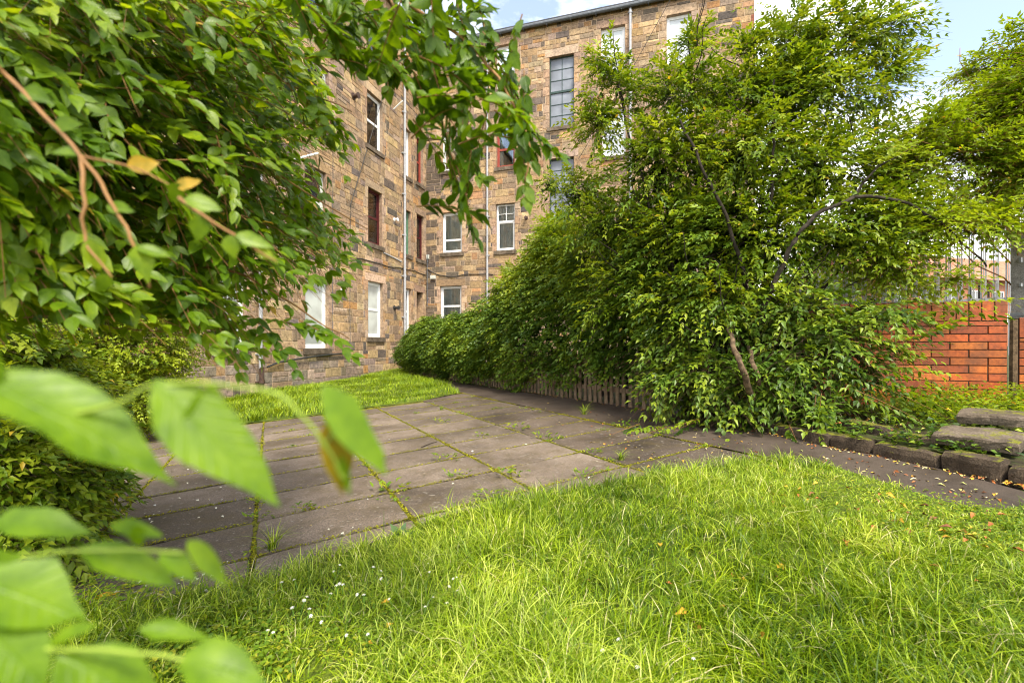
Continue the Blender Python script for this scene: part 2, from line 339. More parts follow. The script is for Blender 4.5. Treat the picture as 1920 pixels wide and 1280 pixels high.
def twigmesh(name, P, D, length, droop, r, mtl, parent, frac=1.0):
    """thin three sided stems for a share of the sprigs"""
    m = int(len(P)*frac); P, D, length = P[:m], unit(D[:m]), length[:m]
    K = 4; a = unit(np.cross(D, [0, .1, 1.])); b = np.cross(D, a); V = []
    for i in range(K):
        s = i/(K-1)*length; c = P+D*s[:, None]; c[:, 2] -= droop*s**2/np.maximum(length, .05)
        rr = r*(1-.7*i/(K-1))
        for j in range(3):
            t = 2*math.pi*j/3; V.append(c+rr*(math.cos(t)*a+math.sin(t)*b))
    V = np.stack(V, 1); F = np.array([[i*3+j, i*3+(j+1) % 3, (i+1)*3+(j+1) % 3, (i+1)*3+j] for i in range(K-1) for j in range(3)])
    F = F[None]+(np.arange(m)*K*3)[:, None, None]
    return fast(name, V.reshape(-1, 3), F.reshape(-1, 4), mtl, parent)
def blob_points(blobs, n, shell=.55, facing=True, lump=.22):
    """sprig origins spread through ellipsoids (c, rx, ry, rz)"""
    vol = np.array([b[1]*b[3]+b[2]*b[3] for b in blobs]); pk = rng.choice(len(blobs), n, p=vol/vol.sum())
    C = np.array([b[0] for b in blobs])[pk]; Rr = np.array([[b[1], b[2], b[3]] for b in blobs])[pk]
    d = unit(rng.normal(0, 1, (n, 3)))
    if facing:
        tocam = unit(-C*[1, 1, 0]); flip = (d*tocam).sum(1) < -.35
        d[flip] = d[flip] - 2*(d[flip]*tocam[flip]).sum(1)[:, None]*tocam[flip]
    r = rng.uniform(shell, 1, n)
    ph = np.array([[np.sin(5.1*b[0][0]), np.cos(3.7*b[0][1])] for b in blobs])[pk]
    l = 1+lump*np.sin(3.1*d[:, 0]*2+ph[:, 0]*5)*np.cos(2.7*d[:, 2]*2+ph[:, 1]*4)+lump*.6*np.sin(9*d[:, 2]+4*d[:, 0]+ph[:, 0]*9)
    return C+d*Rr*(r*l)[:, None], d
def bnoise(P, f=1.3, s=0):
    return (np.sin(P[:, 0]*f*2.1+1.3+s)*np.cos(P[:, 1]*f*1.7+.4+s)+np.sin(P[:, 2]*f*2.9+P[:, 0]*f+s*2)+.5*np.sin(P[:, 0]*f*5.3+P[:, 2]*f*4.7+s))/2.5
def shrub(root, blobs, n, leaf, mtl, nodes=6, length=.30, face=.45, droop=.25, out=.8, horiz=.5, up=.0, gaps=-.55, asp=.42, twigs=.5, shell=.55, tipdown=.3, bright=0, tr=.0022, tm=None, facing=True, lump=.22):
    P, d = blob_points(blobs, n, shell, facing, lump)
    keep = (bnoise(P, 2.0) > gaps-.5*rng.random(len(P))) & (P[:, 2] > gz(P[:, 0], P[:, 1])+.05)
    P, d = P[keep], d[keep]
    D = d*out + unit(d*[1, 1, .05])*horiz + rng.normal(0, .3, d.shape); D[:, 2] += up
    ln = length*rng.uniform(.6, 1.4, len(P))
    r = sprigs(P-unit(D)*ln[:, None]*.3, D, ln, nodes, leaf, droop=droop, asp=asp, tipdown=tipdown, face=face)
    rn = np.clip(r[5]+bright+.10*bnoise(r[0], 1.1, 3), 0, .955); rn[r[5] >= 1] = 1
    leaf_mesh('foliage', r[0], r[1], r[2], r[3], r[4], mtl, root, rnd=rn)
    if twigs: twigmesh('twigs', P-unit(D)*ln[:, None]*.6, D, ln*1.4, droop, tr, tm or M['bark'], root, twigs)
def inner(root, blobs, n, size, lo=.1, hi=.55):  # dark leaves filling the core, their colour standing in for shade
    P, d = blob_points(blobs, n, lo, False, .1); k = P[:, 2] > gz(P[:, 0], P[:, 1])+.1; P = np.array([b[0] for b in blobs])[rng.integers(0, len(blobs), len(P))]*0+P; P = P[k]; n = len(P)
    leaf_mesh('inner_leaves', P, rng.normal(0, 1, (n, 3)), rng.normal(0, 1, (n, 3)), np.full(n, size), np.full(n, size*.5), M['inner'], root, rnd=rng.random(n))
def limb(mb, pts, r0, r1, wob=.03, n=7, k=7, seed=0):
    """smooth wobbling tube through control points"""
    pts = [np.array(p, float) for p in pts]; q = []
    for i in range(len(pts)-1):
        p0 = pts[max(i-1, 0)]; p1 = pts[i]; p2 = pts[i+1]; p3 = pts[min(i+2, len(pts)-1)]
        for j in range(k):
            t = j/k; q.append(.5*((2*p1)+(-p0+p2)*t+(2*p0-5*p1+4*p2-p3)*t*t+(-p0+3*p1-3*p2+p3)*t**3))
    q.append(pts[-1]); m = len(q)
    q = [p+np.array([math.sin(i*1.7+seed), math.cos(i*1.3+seed*2), math.sin(i*.9+seed*3)])*wob*(0 < i < m-1) for i, p in enumerate(q)]
    mb.tube(q, [r0+(r1-r0)*i/(m-1) for i in range(m)], n); return q

# ------------------------------------------------------------------ ground
def poly_sheet(name, pts2, mtl, dz, cut=.35, kind='structure', bumpy=0):
    """sheet over a polygon (world xy) following the yard, gridded"""
    import bmesh
    bm = bmesh.new(); vs = [bm.verts.new((x, y, 0)) for x, y in pts2]; bm.faces.new(vs)
    xs = [p[0] for p in pts2]; ys = [p[1] for p in pts2]
    for ax, lo, hi in ((0, min(xs), max(xs)), (1, min(ys), max(ys))):
        c = lo+cut
        while c < hi:
            co = [0, 0, 0]; co[ax] = c; no = [0, 0, 0]; no[ax] = 1
            bmesh.ops.bisect_plane(bm, geom=bm.verts[:]+bm.edges[:]+bm.faces[:], plane_co=co, plane_no=no); c += cut
    for v in bm.verts:
        v.co.z = float(gz(v.co.x, v.co.y))+dz+bumpy*(math.sin(v.co.x*3.1+v.co.y*1.3)+math.sin(v.co.y*4.3-v.co.x*2.2))
    bmesh.ops.recalc_face_normals(bm, faces=bm.faces[:])
    if sum(f.normal.z for f in bm.faces) < 0: bmesh.ops.reverse_faces(bm, faces=bm.faces[:])
    me = bpy.data.meshes.new(name); bm.to_mesh(me); bm.free()
    o = link(name, me, None, mtl); o['kind'] = kind; return o
def in_poly(x, y, poly):
    c = np.zeros(len(x), bool); j = len(poly)-1
    for i in range(len(poly)):
        xi, yi = poly[i]; xj, yj = poly[j]
        if yi != yj: c ^= ((yi > y) != (yj > y)) & (x < (xj-xi)*(y-yi)/(yj-yi)+xi)
        j = i
    return c
# big sheet to the horizon, following the slope of the yard
gx = np.concatenate([[-400, -120, -40], np.arange(-16, 12.1, .5), [30, 100, 400]]); gy = np.concatenate([[-200, -30], np.arange(-4, 31, .5), [60, 150, 500, 1500]])
XX, YY = np.meshgrid(gx, gy); ZZ = gz(XX, YY)-.035
V = np.stack([XX, YY, ZZ], -1).reshape(-1, 3); nx, ny = len(gx), len(gy)
F = np.array([[j*nx+i, j*nx+i+1, (j+1)*nx+i+1, (j+1)*nx+i] for j in range(ny-1) for i in range(nx-1)])
fast('ground', V, F, M['soil'])['kind'] = 'structure'

# lattice of the paving: column direction c, row direction r
cdir = np.array([-.4676, .8839]); rdir = np.array([.8839, .4676]); O = G(998, 916)[:2]
def lat(a, b): return O + rdir*a + cdir*b
CW, RW = .915, .622
# lawn outlines, traced on the ground
LAWN = [G(*p)[:2] for p in ((-60, 1145), (150, 1150), (300, 1135), (420, 1120), (480, 1100), (560, 1075), (640, 1047), (740, 1012), (830, 978), (930, 950), (1030, 935), (1120, 915), (1230, 895), (1320, 882), (1400, 868), (1480, 866), (1560, 878), (1640, 905), (1720, 930), (1800, 952), (1880, 958), (1930, 950))]
LAWN = LAWN+[np.array([3.3, 2.4]), np.array([3.4, .3]), np.array([-2.2, .3])]
PATCH = [G(*p)[:2] for p in ((250, 812), (330, 805), (430, 797), (530, 786), (610, 775), (704, 762), (795, 751), (862, 738), (838, 722), (800, 712), (765, 704))]
PATCH = PATCH+[np.array([-4.6, 21.2]), np.array([-9.0, 6.5])]
poly_sheet('lawn', LAWN, M['lawnbase'], .024, .25, bumpy=.006)
poly_sheet('far_lawn', PATCH, M['lawnbase'], .012, .5, bumpy=.01)
# paving: one mesh of slabs with real joints, over a mossy joint bed
pave_poly = [lat(-5.2, -1.4), lat(2.06, -2.6), lat(2.06, 9.0), lat(1.3, 9.6), lat(-6.5, 9.6), lat(-6.5, -1.4)]
poly_sheet('joint_bed', pave_poly, M['joint'], -.011, .5)
mb = MB()
for ci in range(-6, 2):
    off = random.uniform(-.015, .015)
    for ri in range(-3, 15):
        a0, a1 = ci*CW, (ci+1)*CW; 
        if ci == 1: a1 = a0+CW+.12
        b0, b1 = ri*RW+off, (ri+1)*RW+off
        c = lat((a0+a1)/2, (b0+b1)/2)
        if c[0] < -7 or in_poly(np.array([c[0]]), np.array([c[1]]), PATCH)[0]: continue
        g = .010+random.uniform(0, .006); rot = random.uniform(-.003, .003)
        cs = [(a0+g, b0+g), (a1-g, b0+g), (a1-g, b1-g), (a0+g, b1-g)]
        dz = random.uniform(-.004, .003); tx, ty = random.uniform(-.005, .005), random.uniform(-.006, .006)
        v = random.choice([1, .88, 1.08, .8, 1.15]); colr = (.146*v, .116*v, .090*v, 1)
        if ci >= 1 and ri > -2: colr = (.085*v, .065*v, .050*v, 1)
        # chipped outline: subdivided edges with small noise
        ring = []
        for e in range(4):
            (p, q), nn = (cs[e], cs[(e+1) % 4]), 9
            for k in range(nn):
                t = k/nn; x = p[0]+(q[0]-p[0])*t; y = p[1]+(q[1]-p[1])*t
                jx, jy = random.gauss(0, .0022), random.gauss(0, .0022)
                if k == 0:      # worn corner
                    x += (.012 if e in (0, 3) else -.012)*random.random(); y += (.012 if e in (0, 1) else -.012)*random.random()
                ring.append((x+jx, y+jy))
        m_ = len(ring); cx, cy = (a0+a1)/2, (b0+b1)/2; V = []
        def put(x, y, dz2):
            p = lat(x, y); return (p[0], p[1], float(gz(p[0], p[1]))+dz+dz2+tx*(x-cx)+ty*(y-cy))
        for (x, y) in ring: V.append(put(x, y, -.03))
        for (x, y) in ring: V.append(put(x, y, -.004))
        for (x, y) in ring: V.append(put(x+(cx-x)*.012, y+(cy-y)*.02, 0))
        F = []
        for k in range(m_):
            k2 = (k+1) % m_; F += [(k, k2, m_+k2, m_+k), (m_+k, m_+k2, 2*m_+k2, 2*m_+k)]
        F.append(tuple(range(2*m_, 3*m_)))
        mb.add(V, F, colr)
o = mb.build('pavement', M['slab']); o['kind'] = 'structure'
# damp asphalt path beside the fence and along the kerb
A = lat(1.84+.11, 9.2); 
PATH = [lat(1.96, 9.4), lat(1.96, -.9), G(1300, 905)[:2], G(1500, 900)[:2], G(1700, 960)[:2], G(2050, 1080)[:2], np.array([3.9, 1.6]), G(1990, 940)[:2], G(1760, 880)[:2], G(1560, 834)[:2], G(1405, 798)[:2], G(1250, 768)[:2], lat(2.75, 6), lat(2.75, 13.5), lat(1.2, 13.5), lat(1.2, 9.4)]
poly_sheet('path', PATH, M['path'], .004, .4, bumpy=.002)

# ------------------------------------------------------------------ tenement building
CORN = np.array([-4.24, 22.66])
class Wall:
    def __init__(s, U, Nn, Lu): s.U = np.array(U); s.N = np.array(Nn); s.L = Lu
    def w(s, u, z, d=0): p = CORN+s.U*u-s.N*d; return (p[0], p[1], z)
    def px(s, px, py):
        k = (px-CX)/FPX; c = CORN; u = (k*c[1]-c[0])/(s.U[0]-k*s.U[1]); Z = c[1]+s.U[1]*u
        return u, CAMH+(HY-py)/FPX*Z
WL = Wall((-.2917, -.9565), (.9565, -.2917), 18.4)
WB = Wall((.9565, -.2917), (-.2917, -.9565), 14.6)
TOP = 15.72
b_root = thing('tenement_building', 'four storey sandstone tenement with two wings meeting in a corner behind the yard', 'building', (CORN[0], CORN[1], 0))
def wbox(mb, W, u0, u1, z0, z1, d0, d1, c=None):       # d: depth into the wall
    q = [W.w(u0, z0, d1), W.w(u1, z0, d1), W.w(u1, z0, d0), W.w(u0, z0, d0), W.w(u0, z1, d1), W.w(u1, z1, d1), W.w(u1, z1, d0), W.w(u0, z1, d0)]
    mb.hexa(q, c)
wins = []   # wall, u0,u1,z0,z1,kind
def win(W, xl, xr, yt, yb, kind, z=None):
    xm = (xl+xr)/2; ul, _ = W.px(xl, yt); ur, _ = W.px(xr, yt)
    u0, u1 = sorted((ul, ur)); _, zt = W.px(xm, yt); _, zb = W.px(xm, yb)
    wins.append((W, u0, u1, zb, zt, kind))
win(WL, 572, 616, 526, 654, 'single'); win(WL, 690, 718, 529, 633, 'sash_frost'); win(WL, 758, 771, 541, 628, 'sash_net')
win(WL, 571, 611, 315, 439, 'grey_net'); win(WL, 690, 716, 357, 459, 'maroon'); win(WL, 758, 770, 395, 478, 'green'); win(WL, 781, 795, 404, 487, 'maroon')
win(WL, 572, 616, 116, 238, 'sash_dark'); win(WL, 688, 717, 180, 280, 'sash_dark'); win(WL, 757, 770, 243, 332, 'sash_dark'); win(WL, 781, 793, 262, 345, 'red')
win(WL, 572, 616, -88, 35, 'sash_dark'); win(WL, 690, 717, 2, 104, 'sash_dark')
win(WL, 404, 462, 500, 656, 'sash_frost'); win(WL, 404, 462, 232, 388, 'sash_net'); win(WL, 404, 462, -30, 128, 'sash_dark')
win(WL, 781, 793, 548, 690, 'doorway')
win(WB, 825, 865, 536, 612, 'sash_curtain'); win(WB, 930, 965, 534, 606, 'sash_curtain')
win(WB, 829, 866, 398, 474, 'blind'); win(WB, 930, 965, 382, 470, 'transom')
win(WB, 829, 866, 238, 320, 'sash_dark'); win(WB, 931, 965, 232, 313, 'brown'); win(WB, 931, 965, 84, 166, 'sash_dark')
win(WB, 1030, 1076, 104, 237, 'stair'); win(WB, 1030, 1076, 296, 420, 'stair')
win(WB, 1127, 1172, 50, 141, 'white_big'); win(WB, 1250, 1296, 26, 120, 'white_big')
win(WB, 1129, 1173, 204, 293, 'white_big'); win(WB, 1250, 1296, 192, 284, 'white_big')
PAL = [((.45, .30, .150), 32), ((.37, .245, .13), 24), ((.52, .37, .20), 16), ((.45, .245, .10), 9), ((.27, .19, .12), 13), ((.17, .135, .105), 8), ((.11, .09, .078), 3), ((.37, .26, .18), 10)]
PC = [p[0] for p in PAL]; PW = [p[1] for p in PAL]
def subtract(r, h):
    u0, u1, z0, z1 = r; a0, a1, b0, b1 = h
    if a0 >= u1 or a1 <= u0 or b0 >= z1 or b1 <= z0: return [r]
    o = []
    if a0 > u0: o.append((u0, a0, z0, z1))
    if a1 < u1: o.append((a1, u1, z0, z1))
    m0, m1 = max(u0, a0), min(u1, a1)
    if b0 > z0: o.append((m0, m1, z0, b0))
    if b1 < z1: o.append((m0, m1, b1, z1))
    return o
def stone(mb, W, u0, u1, z0, z1, c, proud=None, j=.007, bev=.012):
    if u1-u0 < .05 or z1-z0 < .05: return
    p = random.uniform(.004, .018) if proud is None else proud
    u0 += j; u1 -= j; z0 += j; z1 -= j; jj = lambda: random.uniform(-.005, .005)
    a = [W.w(u0+jj(), z0+jj(), .006), W.w(u1+jj(), z0+jj(), .006), W.w(u1+jj(), z1+jj(), .006), W.w(u0+jj(), z1+jj(), .006)]
    b = [W.w(u0+bev, z0+bev, -p), W.w(u1-bev, z0+bev, -p+jj()), W.w(u1-bev, z1-bev, -p), W.w(u0+bev, z1-bev, -p+jj())]
    F = [(0, 1, 5, 4), (1, 2, 6, 5), (2, 3, 7, 6), (3, 0, 4, 7), (4, 5, 6, 7)]
    mb.add(a+b, F, c)
def rc(k=None):
    c = random.choices(PC, PW)[0] if k is None else k; v = random.uniform(.80, 1.18); g_ = sum(c)/3; f_ = random.uniform(-.04, .20); c = [q*(1-f_)+g_*f_ for q in c]
    return (c[0]*v, c[1]*v*random.uniform(.96, 1.04), c[2]*v*random.uniform(.9, 1.1), 1)
DRESS = [(.50, .33, .19), (.47, .30, .165), (.52, .37, .24), (.42, .28, .18)]
for W, nm in ((WL, 'left'), (WB, 'back')):
    ws = [x for x in wins if x[0] is W]; mb = MB(); holes = []
    for (_, u0, u1, z0, z1, kind) in ws:
        lint = random.uniform(.30, .36); ov = .20
        holes.append((u0-ov, u1+ov, z1, z1+lint))
        stone(mb, W, u0-ov, u1+ov, z1, z1+lint, rc(random.choice(DRESS)), .014, bev=.006)
        z = z0; k = random.random() < .5
        while z < z1-.02:
            h = min(random.uniform(.30, .42), z1-z)
            if z1-z-h < .12: h = z1-z
            for s in (-1, 1):
                wd = (.30 if k else .17)+random.uniform(-.03, .03)
                a0, a1 = (u0-wd, u0) if s < 0 else (u1, u1+wd)
                holes.append((a0, a1, z, z+h)); stone(mb, W, a0, a1, z, z+h, rc(random.choice(DRESS)), .012, bev=.006)
            z += h; k = not k
        holes.append((u0, u1, z0, z1)); 
        if kind != 'doorway': holes.append((u0-.10, u1+.10, z0-.17, z0))
    z = -1.2
    while z < TOP-.05:
        h = random.uniform(.22, .36); h = min(h, TOP-z)
        if TOP-z-h < .12: h = TOP-z
        u = 0
        while u < W.L:
            wd = random.choice([random.uniform(.18, .34), random.uniform(.3, .62), random.uniform(.45, .85)]); e = min(u+wd, W.L)
            if W.L-e < .12: e = W.L
            cells = [(u, e, z, z+h)]
            if random.random() < .22 and e-u > .25:
                m_ = random.uniform(.4, .6); cells = [(u, e, z, z+h*m_), (u, e, z+h*m_, z+h)]
            elif random.random() < .15 and e-u > .45:
                m_ = u+random.uniform(.1, .16); cells = [(u, m_, z, z+h*.5), (u, m_, z+h*.5, z+h), (m_, e, z, z+h)]
            for cc in cells:
                out_ = [cc]
                for hl in holes:
                    if hl[0] < cc[1] and hl[1] > cc[0] and hl[2] < cc[3] and hl[3] > cc[2]: out_ = [q for r_ in out_ for q in subtract(r_, hl)]
                k = None
                if W is WB and cc[0] > W.L-.32: k = random.choice([(.30, .08, .04), (.36, .11, .05), (.22, .07, .04)])
                if cc[3] < .62 and random.random() < .75: k = random.choice([(.33, .25, .19), (.40, .30, .22), (.28, .22, .17)])
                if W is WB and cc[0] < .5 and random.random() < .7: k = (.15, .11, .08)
                col_ = rc(k)
                for q in out_: stone(mb, W, *q, col_)
            u = e
        z += h
    # backing wall with its openings and their reveals
    bk = MB(); ops = [(u0, u1, z0, z1) for (_, u0, u1, z0, z1, _) in ws]
    rects = [(0, W.L, -1.4, TOP)]
    for hl in ops: rects = [q for r_ in rects for q in subtract(r_, hl)]
    for (a0, a1, b0, b1) in rects:
        bk.add([W.w(a0, b0, .004), W.w(a1, b0, .004), W.w(a1, b1, .004), W.w(a0, b1, .004)], [(0, 1, 2, 3) if W is WB else (3, 2, 1, 0)], (.4, .3, .2, 1))
    for (a0, a1, b0, b1) in ops:
        for (p, q) in (((a0, b0), (a0, b1)), ((a0, b1), (a1, b1)), ((a1, b1), (a1, b0)), ((a1, b0), (a0, b0))):
            mb.add([W.w(*p, -.008), W.w(*q, -.008), W.w(*q, .40), W.w(*p, .40)], [(0, 1, 2, 3)], rc(DRESS[3]))
    wl = mb.build('wall', M['stone'], b_root); wl['label'] = 'coursed sandstone wall of the left wing' if W is WL else 'coursed sandstone wall of the back wing with a red brick edge'
    bk.build('mortar_bed', M['mortar'], wl)
# solid masses and roofs behind the faces
def mass(W, L0, L1, depth):
    m = MB(); P = [W.w(L0, -1.4, .45), W.w(L1, -1.4, .45), W.w(L1, -1.4, depth), W.w(L0, -1.4, depth)]
    P += [(p[0], p[1], TOP) for p in P]; m.hexa(P, (.03, .03, .03, 1)); return m
core = mass(WL, -9.5, WL.L-.02, 9.5); c2 = mass(WB, -.45, WB.L-.02, 9.5); core.add(c2.v, [tuple(f) for f in c2.f])
core.build('interior', simple('dark_interior', (.02, .018, .016), .95, .05, bmp=0), b_root)
for W, L0, L1 in ((WL, -9.5, WL.L), (WB, -.3, WB.L)):
    m = MB(); a = [W.w(L0, TOP, -.16), W.w(L1, TOP, -.16), W.w(L1, TOP+2.6, 4.8), W.w(L0, TOP+2.6, 4.8), W.w(L1, TOP, 9.7), W.w(L0, TOP, 9.7)]
    b = [(p[0], p[1], p[2]+.12) for p in a]
    m.add(a+b, [(6, 7, 8, 9), (9, 8, 10, 11), (0, 3, 2, 1), (3, 5, 4, 2), (0, 1, 7, 6), (1, 2, 8, 7), (2, 4, 10, 8), (4, 5, 11, 10), (0, 6, 9, 3), (3, 9, 11, 5)])
    m.build('roof', M['slate'], b_root)
    g = MB(); u0 = .12; q = [W.w(u0, TOP-.06, -.17), W.w(L1+.05, TOP-.06, -.17)]; g.tube([np.array(x) for x in q], .085, 10)
    k = u0+.5
    while k < L1: wbox(g, W, k-.02, k+.02, TOP-.17, TOP-.02, -.20, .0); k += 1.1
    wbox(g, W, u0, L1, TOP-.02, TOP+.02, -.16, 0)
    g.build('gutter', M['lead'], b_root, smooth=False)
m = MB(); e = WB.L        # gable end
P = [WB.w(e, -1.4, -.01), WB.w(e, -1.4, 9.5), WB.w(e, TOP, 9.5), WB.w(e, TOP, -.01), WB.w(e, TOP+2.6, 4.75)]
m.add(P, [(0, 1, 2, 4, 3)], (.35, .2, .1, 1)); m.build('gable_wall', M['stone'], b_root)
for W, ue in ((WL, .02), (WB, .02)): pass

def make_window(W, u0, u1, z0, z1, kind):
    d0, d1 = .13, .20
    root = None; fr = MB(); w_, h_ = u1-u0, z1-z0
    left = W is WL
    fm = {'maroon': 'maroon', 'green': 'greenp', 'stair': 'steel_green', 'red': 'redp', 'brown': 'redp', 'grey_net': 'offwhite'}.get(kind, 'upvc')
    if kind == 'doorway':
        m = MB(); wbox(m, W, u0, u1, z0, z1, .36, .40); m.build('door_recess', M['rust'], b_root); return  # dark brown panel paints the shade of the open doorway, no iron here
    t = {'stair': .04, 'maroon': .055, 'brown': .06, 'grey_net': .06}.get(kind, .075)
    bot = t*1.5
    def fb(a0, a1, b0, b1, e0=d0, e1=d1): wbox(fr, W, a0, a1, b0, b1, e0, e1)
    fb(u0, u0+t, z0, z1); fb(u1-t, u1, z0, z1); fb(u0+t, u1-t, z1-t, z1, d0+.002); fb(u0+t, u1-t, z0, z0+bot, d0-.03)
    panes = []; iu0, iu1, iz0, iz1 = u0+t, u1-t, z0+bot, z1-t
    s = .045
    def sash(a0, a1, b0, b1, e=.0):
        fb(a0, a0+s, b0, b1, d0+.015+e, d1+e); fb(a1-s, a1, b0, b1, d0+.015+e, d1+e); fb(a0+s, a1-s, b1-s, b1, d0+.017+e, d1+e); fb(a0+s, a1-s, b0, b0+s, d0+.017+e, d1+e)
        panes.append((a0+s, a1-s, b0+s, b1-s, e))
    if kind == 'single': sash(iu0, iu1, iz0, iz1)
    elif kind == 'stair':
        mid = iz0+(iz1-iz0)*.51; fb(iu0, iu1, mid-.045, mid+.045, d0-.01)
        for (b0, b1) in ((iz0, mid-.045), (mid+.045, iz1)):
            panes.append((iu0, iu1, b0, b1, .0)); um = (iu0+iu1)/2; fb(um-.014, um+.014, b0, b1, d0+.02)
            for k in (1, 2): zz = b0+(b1-b0)*k/3; fb(iu0, um-.014, zz-.012, zz+.012, d0+.022); fb(um+.014, iu1, zz-.012, zz+.012, d0+.022)
    elif kind == 'transom':
        mid = iz0+(iz1-iz0)*.64; fb(iu0, iu1, mid-.04, mid+.04); sash(iu0, iu1, iz0, mid-.04)
        panes.append((iu0, iu1, mid+.04, iz1, 0)); um = (iu0+iu1)/2; fb(um-.015, um+.015, mid+.04, iz1, d0+.02)
        zz = (mid+iz1)/2; fb(iu0, um-.015, zz-.012, zz+.012, d0+.024); fb(um+.015, iu1, zz-.012, zz+.012, d0+.024)
    elif kind == 'blind':
        mid = iz0+(iz1-iz0)*.30; sash(iu0, iu1, mid, iz1); sash(iu0, iu1, iz0, mid)
    else:
        mid = iz0+(iz1-iz0)*(.42 if kind == 'brown' else .5); sash(iu0, iu1, mid, iz1, .03 if kind == 'maroon' else 0); sash(iu0, iu1, iz0, mid-.004)
    f = fr.build('window', M[fm], b_root)
    if kind == 'brown': f['label'] = 'white and rust brown window'
    pm = {'single': 'frost', 'sash_frost': 'frost', 'stair': 'wired', 'white_big': 'frost'}.get(kind, 'glass')
    for (a0, a1, b0, b1, e) in panes:
        m = MB(); wbox(m, W, a0+.001, a1-.001, b0+.001, b1-.001, d0+.04+e, d0+.052+e); pmm = pm
        m.build('pane', M[pmm], f)
    def drape(a0, a1, b0, b1, name, mtl, amp):
        m = MB(); nn = max(6, int((a1-a0)/.035)); V = []
        for i in range(nn+1):
            u = a0+(a1-a0)*i/nn; dd = d1+.035+amp*math.sin(i*1.9)+amp*.5*math.sin(i*4.1); V += [W.w(u, b0, dd), W.w(u, b1, dd)]
        m.add(V, [(2*i, 2*i+2, 2*i+3, 2*i+1) for i in range(nn)]); m.build(name, mtl, f)
    if pm == 'glass':           # curtain or blind behind clear glass
        full = kind in ('sash_net', 'sash_curtain', 'transom', 'green', 'blind', 'grey_net')
        if kind == 'blind': drape(u0+.03, u1-.03, z0+.05, z1-.03, 'blind', M['blind'], .004)
        elif full: drape(u0+.03, u1-.03, z0+.05, z1-.03, 'curtain', M['blind'] if kind == 'green' else M['net'], .022)
        else:
            q = random.random()
            if q < .65: drape(u0+.03, u0+w_*random.uniform(.18, .32), z0+.05, z1-.03, 'curtain', M['net'], .03); drape(u1-w_*random.uniform(.18, .32), u1-.03, z0+.05, z1-.03, 'curtain', M['net'], .03)
            if q > .4: drape(u0+.03, u1-.03, z1-h_*random.uniform(.15, .4), z1-.03, 'blind', M['offwhite'], .002)
    sl = MB(); wbox(sl, W, u0-.10, u1+.10, z0-.165, z0-.004, -.075, .12); wbox(sl, W, u0-.07, u1+.07, z0-.003, z0+.02, -.03, .128)
    sl.build('sill', M['drystone'], f)
for x in wins: make_window(*x)

def pipe(W, px, y0, y1, r, mtl, d=-.11, label=None, shoe=True):
    u, za = W.px(px, y0); _, zb = W.px(px, y1); m = MB()
    m.tube([np.array(W.w(u, za, d)), np.array(W.w(u, zb, d))], r, 10)
    z = zb+.4
    while z < za:
        m.tube([np.array(W.w(u, z-.05, d)), np.array(W.w(u, z+.05, d))], r*1.28, 10); wbox(m, W, u-r*1.9, u+r*1.9, z-.02, z+.02, d+r*.5, .0); z += 1.83
    o = m.build('downpipe', mtl, b_root, smooth=False)
    if label: o['label'] = label
    return o
pipe(WL, 755, -40, 688, .055, M['pipe'], label='white painted downpipe beside the corner of the left wing')
pipe(WL, 483, 205, 690, .05, M['pipe'], label='white upper length of the downpipe'); pipe(WL, 484, 688, 742, .062, M['rust'], d=-.13, label='rusty foot of the downpipe')
pipe(WB, 915, 62, 640, .05, M['pipe']); pipe(WB, 1182, 20, 520, .055, M['pipe'], label='pale grey downpipe under the eaves')
pipe(WB, 803, 478, 575, .018, M['lead'])
def strand(pts, r, mtl, nm='cable', d=-.03, wob=.012):
    m = MB(); P = []
    for (W, x, y) in pts: u, z = W.px(x, y); P.append(np.array(W.w(u, z, d)))
    limb(m, P, r, r, wob, 6, 6); return m.build(nm, mtl, b_root)
strand([(WL, 648, 478), (WL, 668, 484), (WL, 695, 490), (WL, 725, 499), (WL, 752, 503), (WL, 775, 508), (WL, 797, 516)], .022, M['blackpipe'])
strand([(WB, 801, 505), (WB, 822, 515), (WB, 850, 519), (WB, 880, 514), (WB, 925, 515)], .02, M['blackpipe'])
strand([(WL, 718, 474), (WL, 735, 482), (WL, 752, 491)], .03, M['pipe'], 'waste_pipe', wob=0)
strand([(WL, 497, 688), (WL, 520, 679), (WL, 560, 672), (WL, 600, 666), (WL, 648, 661), (WL, 649, 655)], .03, M['blackpipe'], 'waste_pipe', -.08, 0)
strand([(WL, 656, 384), (WL, 656, 478)], .010, M['blackpipe']); strand([(WL, 623, 270), (WL, 622, 640)], .008, M['lead'], wob=.003)
strand([(WL, 655, 500), (WL, 655, 655)], .008, M['lead'], wob=.004)
def box_on(W, x, y, wu, hz, dd, nm, mtl, label=None):
    u, z = W.px(x, y); m = MB(); wbox(m, W, u-wu/2, u+wu/2, z-hz/2, z+hz/2, -dd, 0)
    wbox(m, W, u-wu*.36, u+wu*.36, z-hz*.3, z+hz*.3, -dd-.008, -dd)
    o = m.build(nm, mtl, b_root)
    if label: o['label'] = label
box_on(WL, 641, 546, .16, .20, .05, 'vent_cover', M['upvc'], 'small white vent cover')
box_on(WB, 813, 520, .26, .17, .12, 'junction_box', M['offwhite']); box_on(WB, 803, 482, .12, .2, .1, 'junction_box', M['offwhite'])
box_on(WB, 992, 460, .16, .16, .02, 'vent_cover', M['blackpipe'], 'small black square vent')
def flue(W, x, y, r, ln, mtl, label):
    u, z = W.px(x, y); m = MB(); a = np.array(W.w(u, z, .02)); b = np.array(W.w(u, z, -ln)); m.tube([a, b], r, 12); m.tube([b, np.array(W.w(u, z, -ln-.03))], r*1.5, 12)
    m.tube([np.array(W.w(u, z, 0)), np.array(W.w(u, z, -.03))], r*1.7, 12); o = m.build('flue', mtl, b_root); o['label'] = label
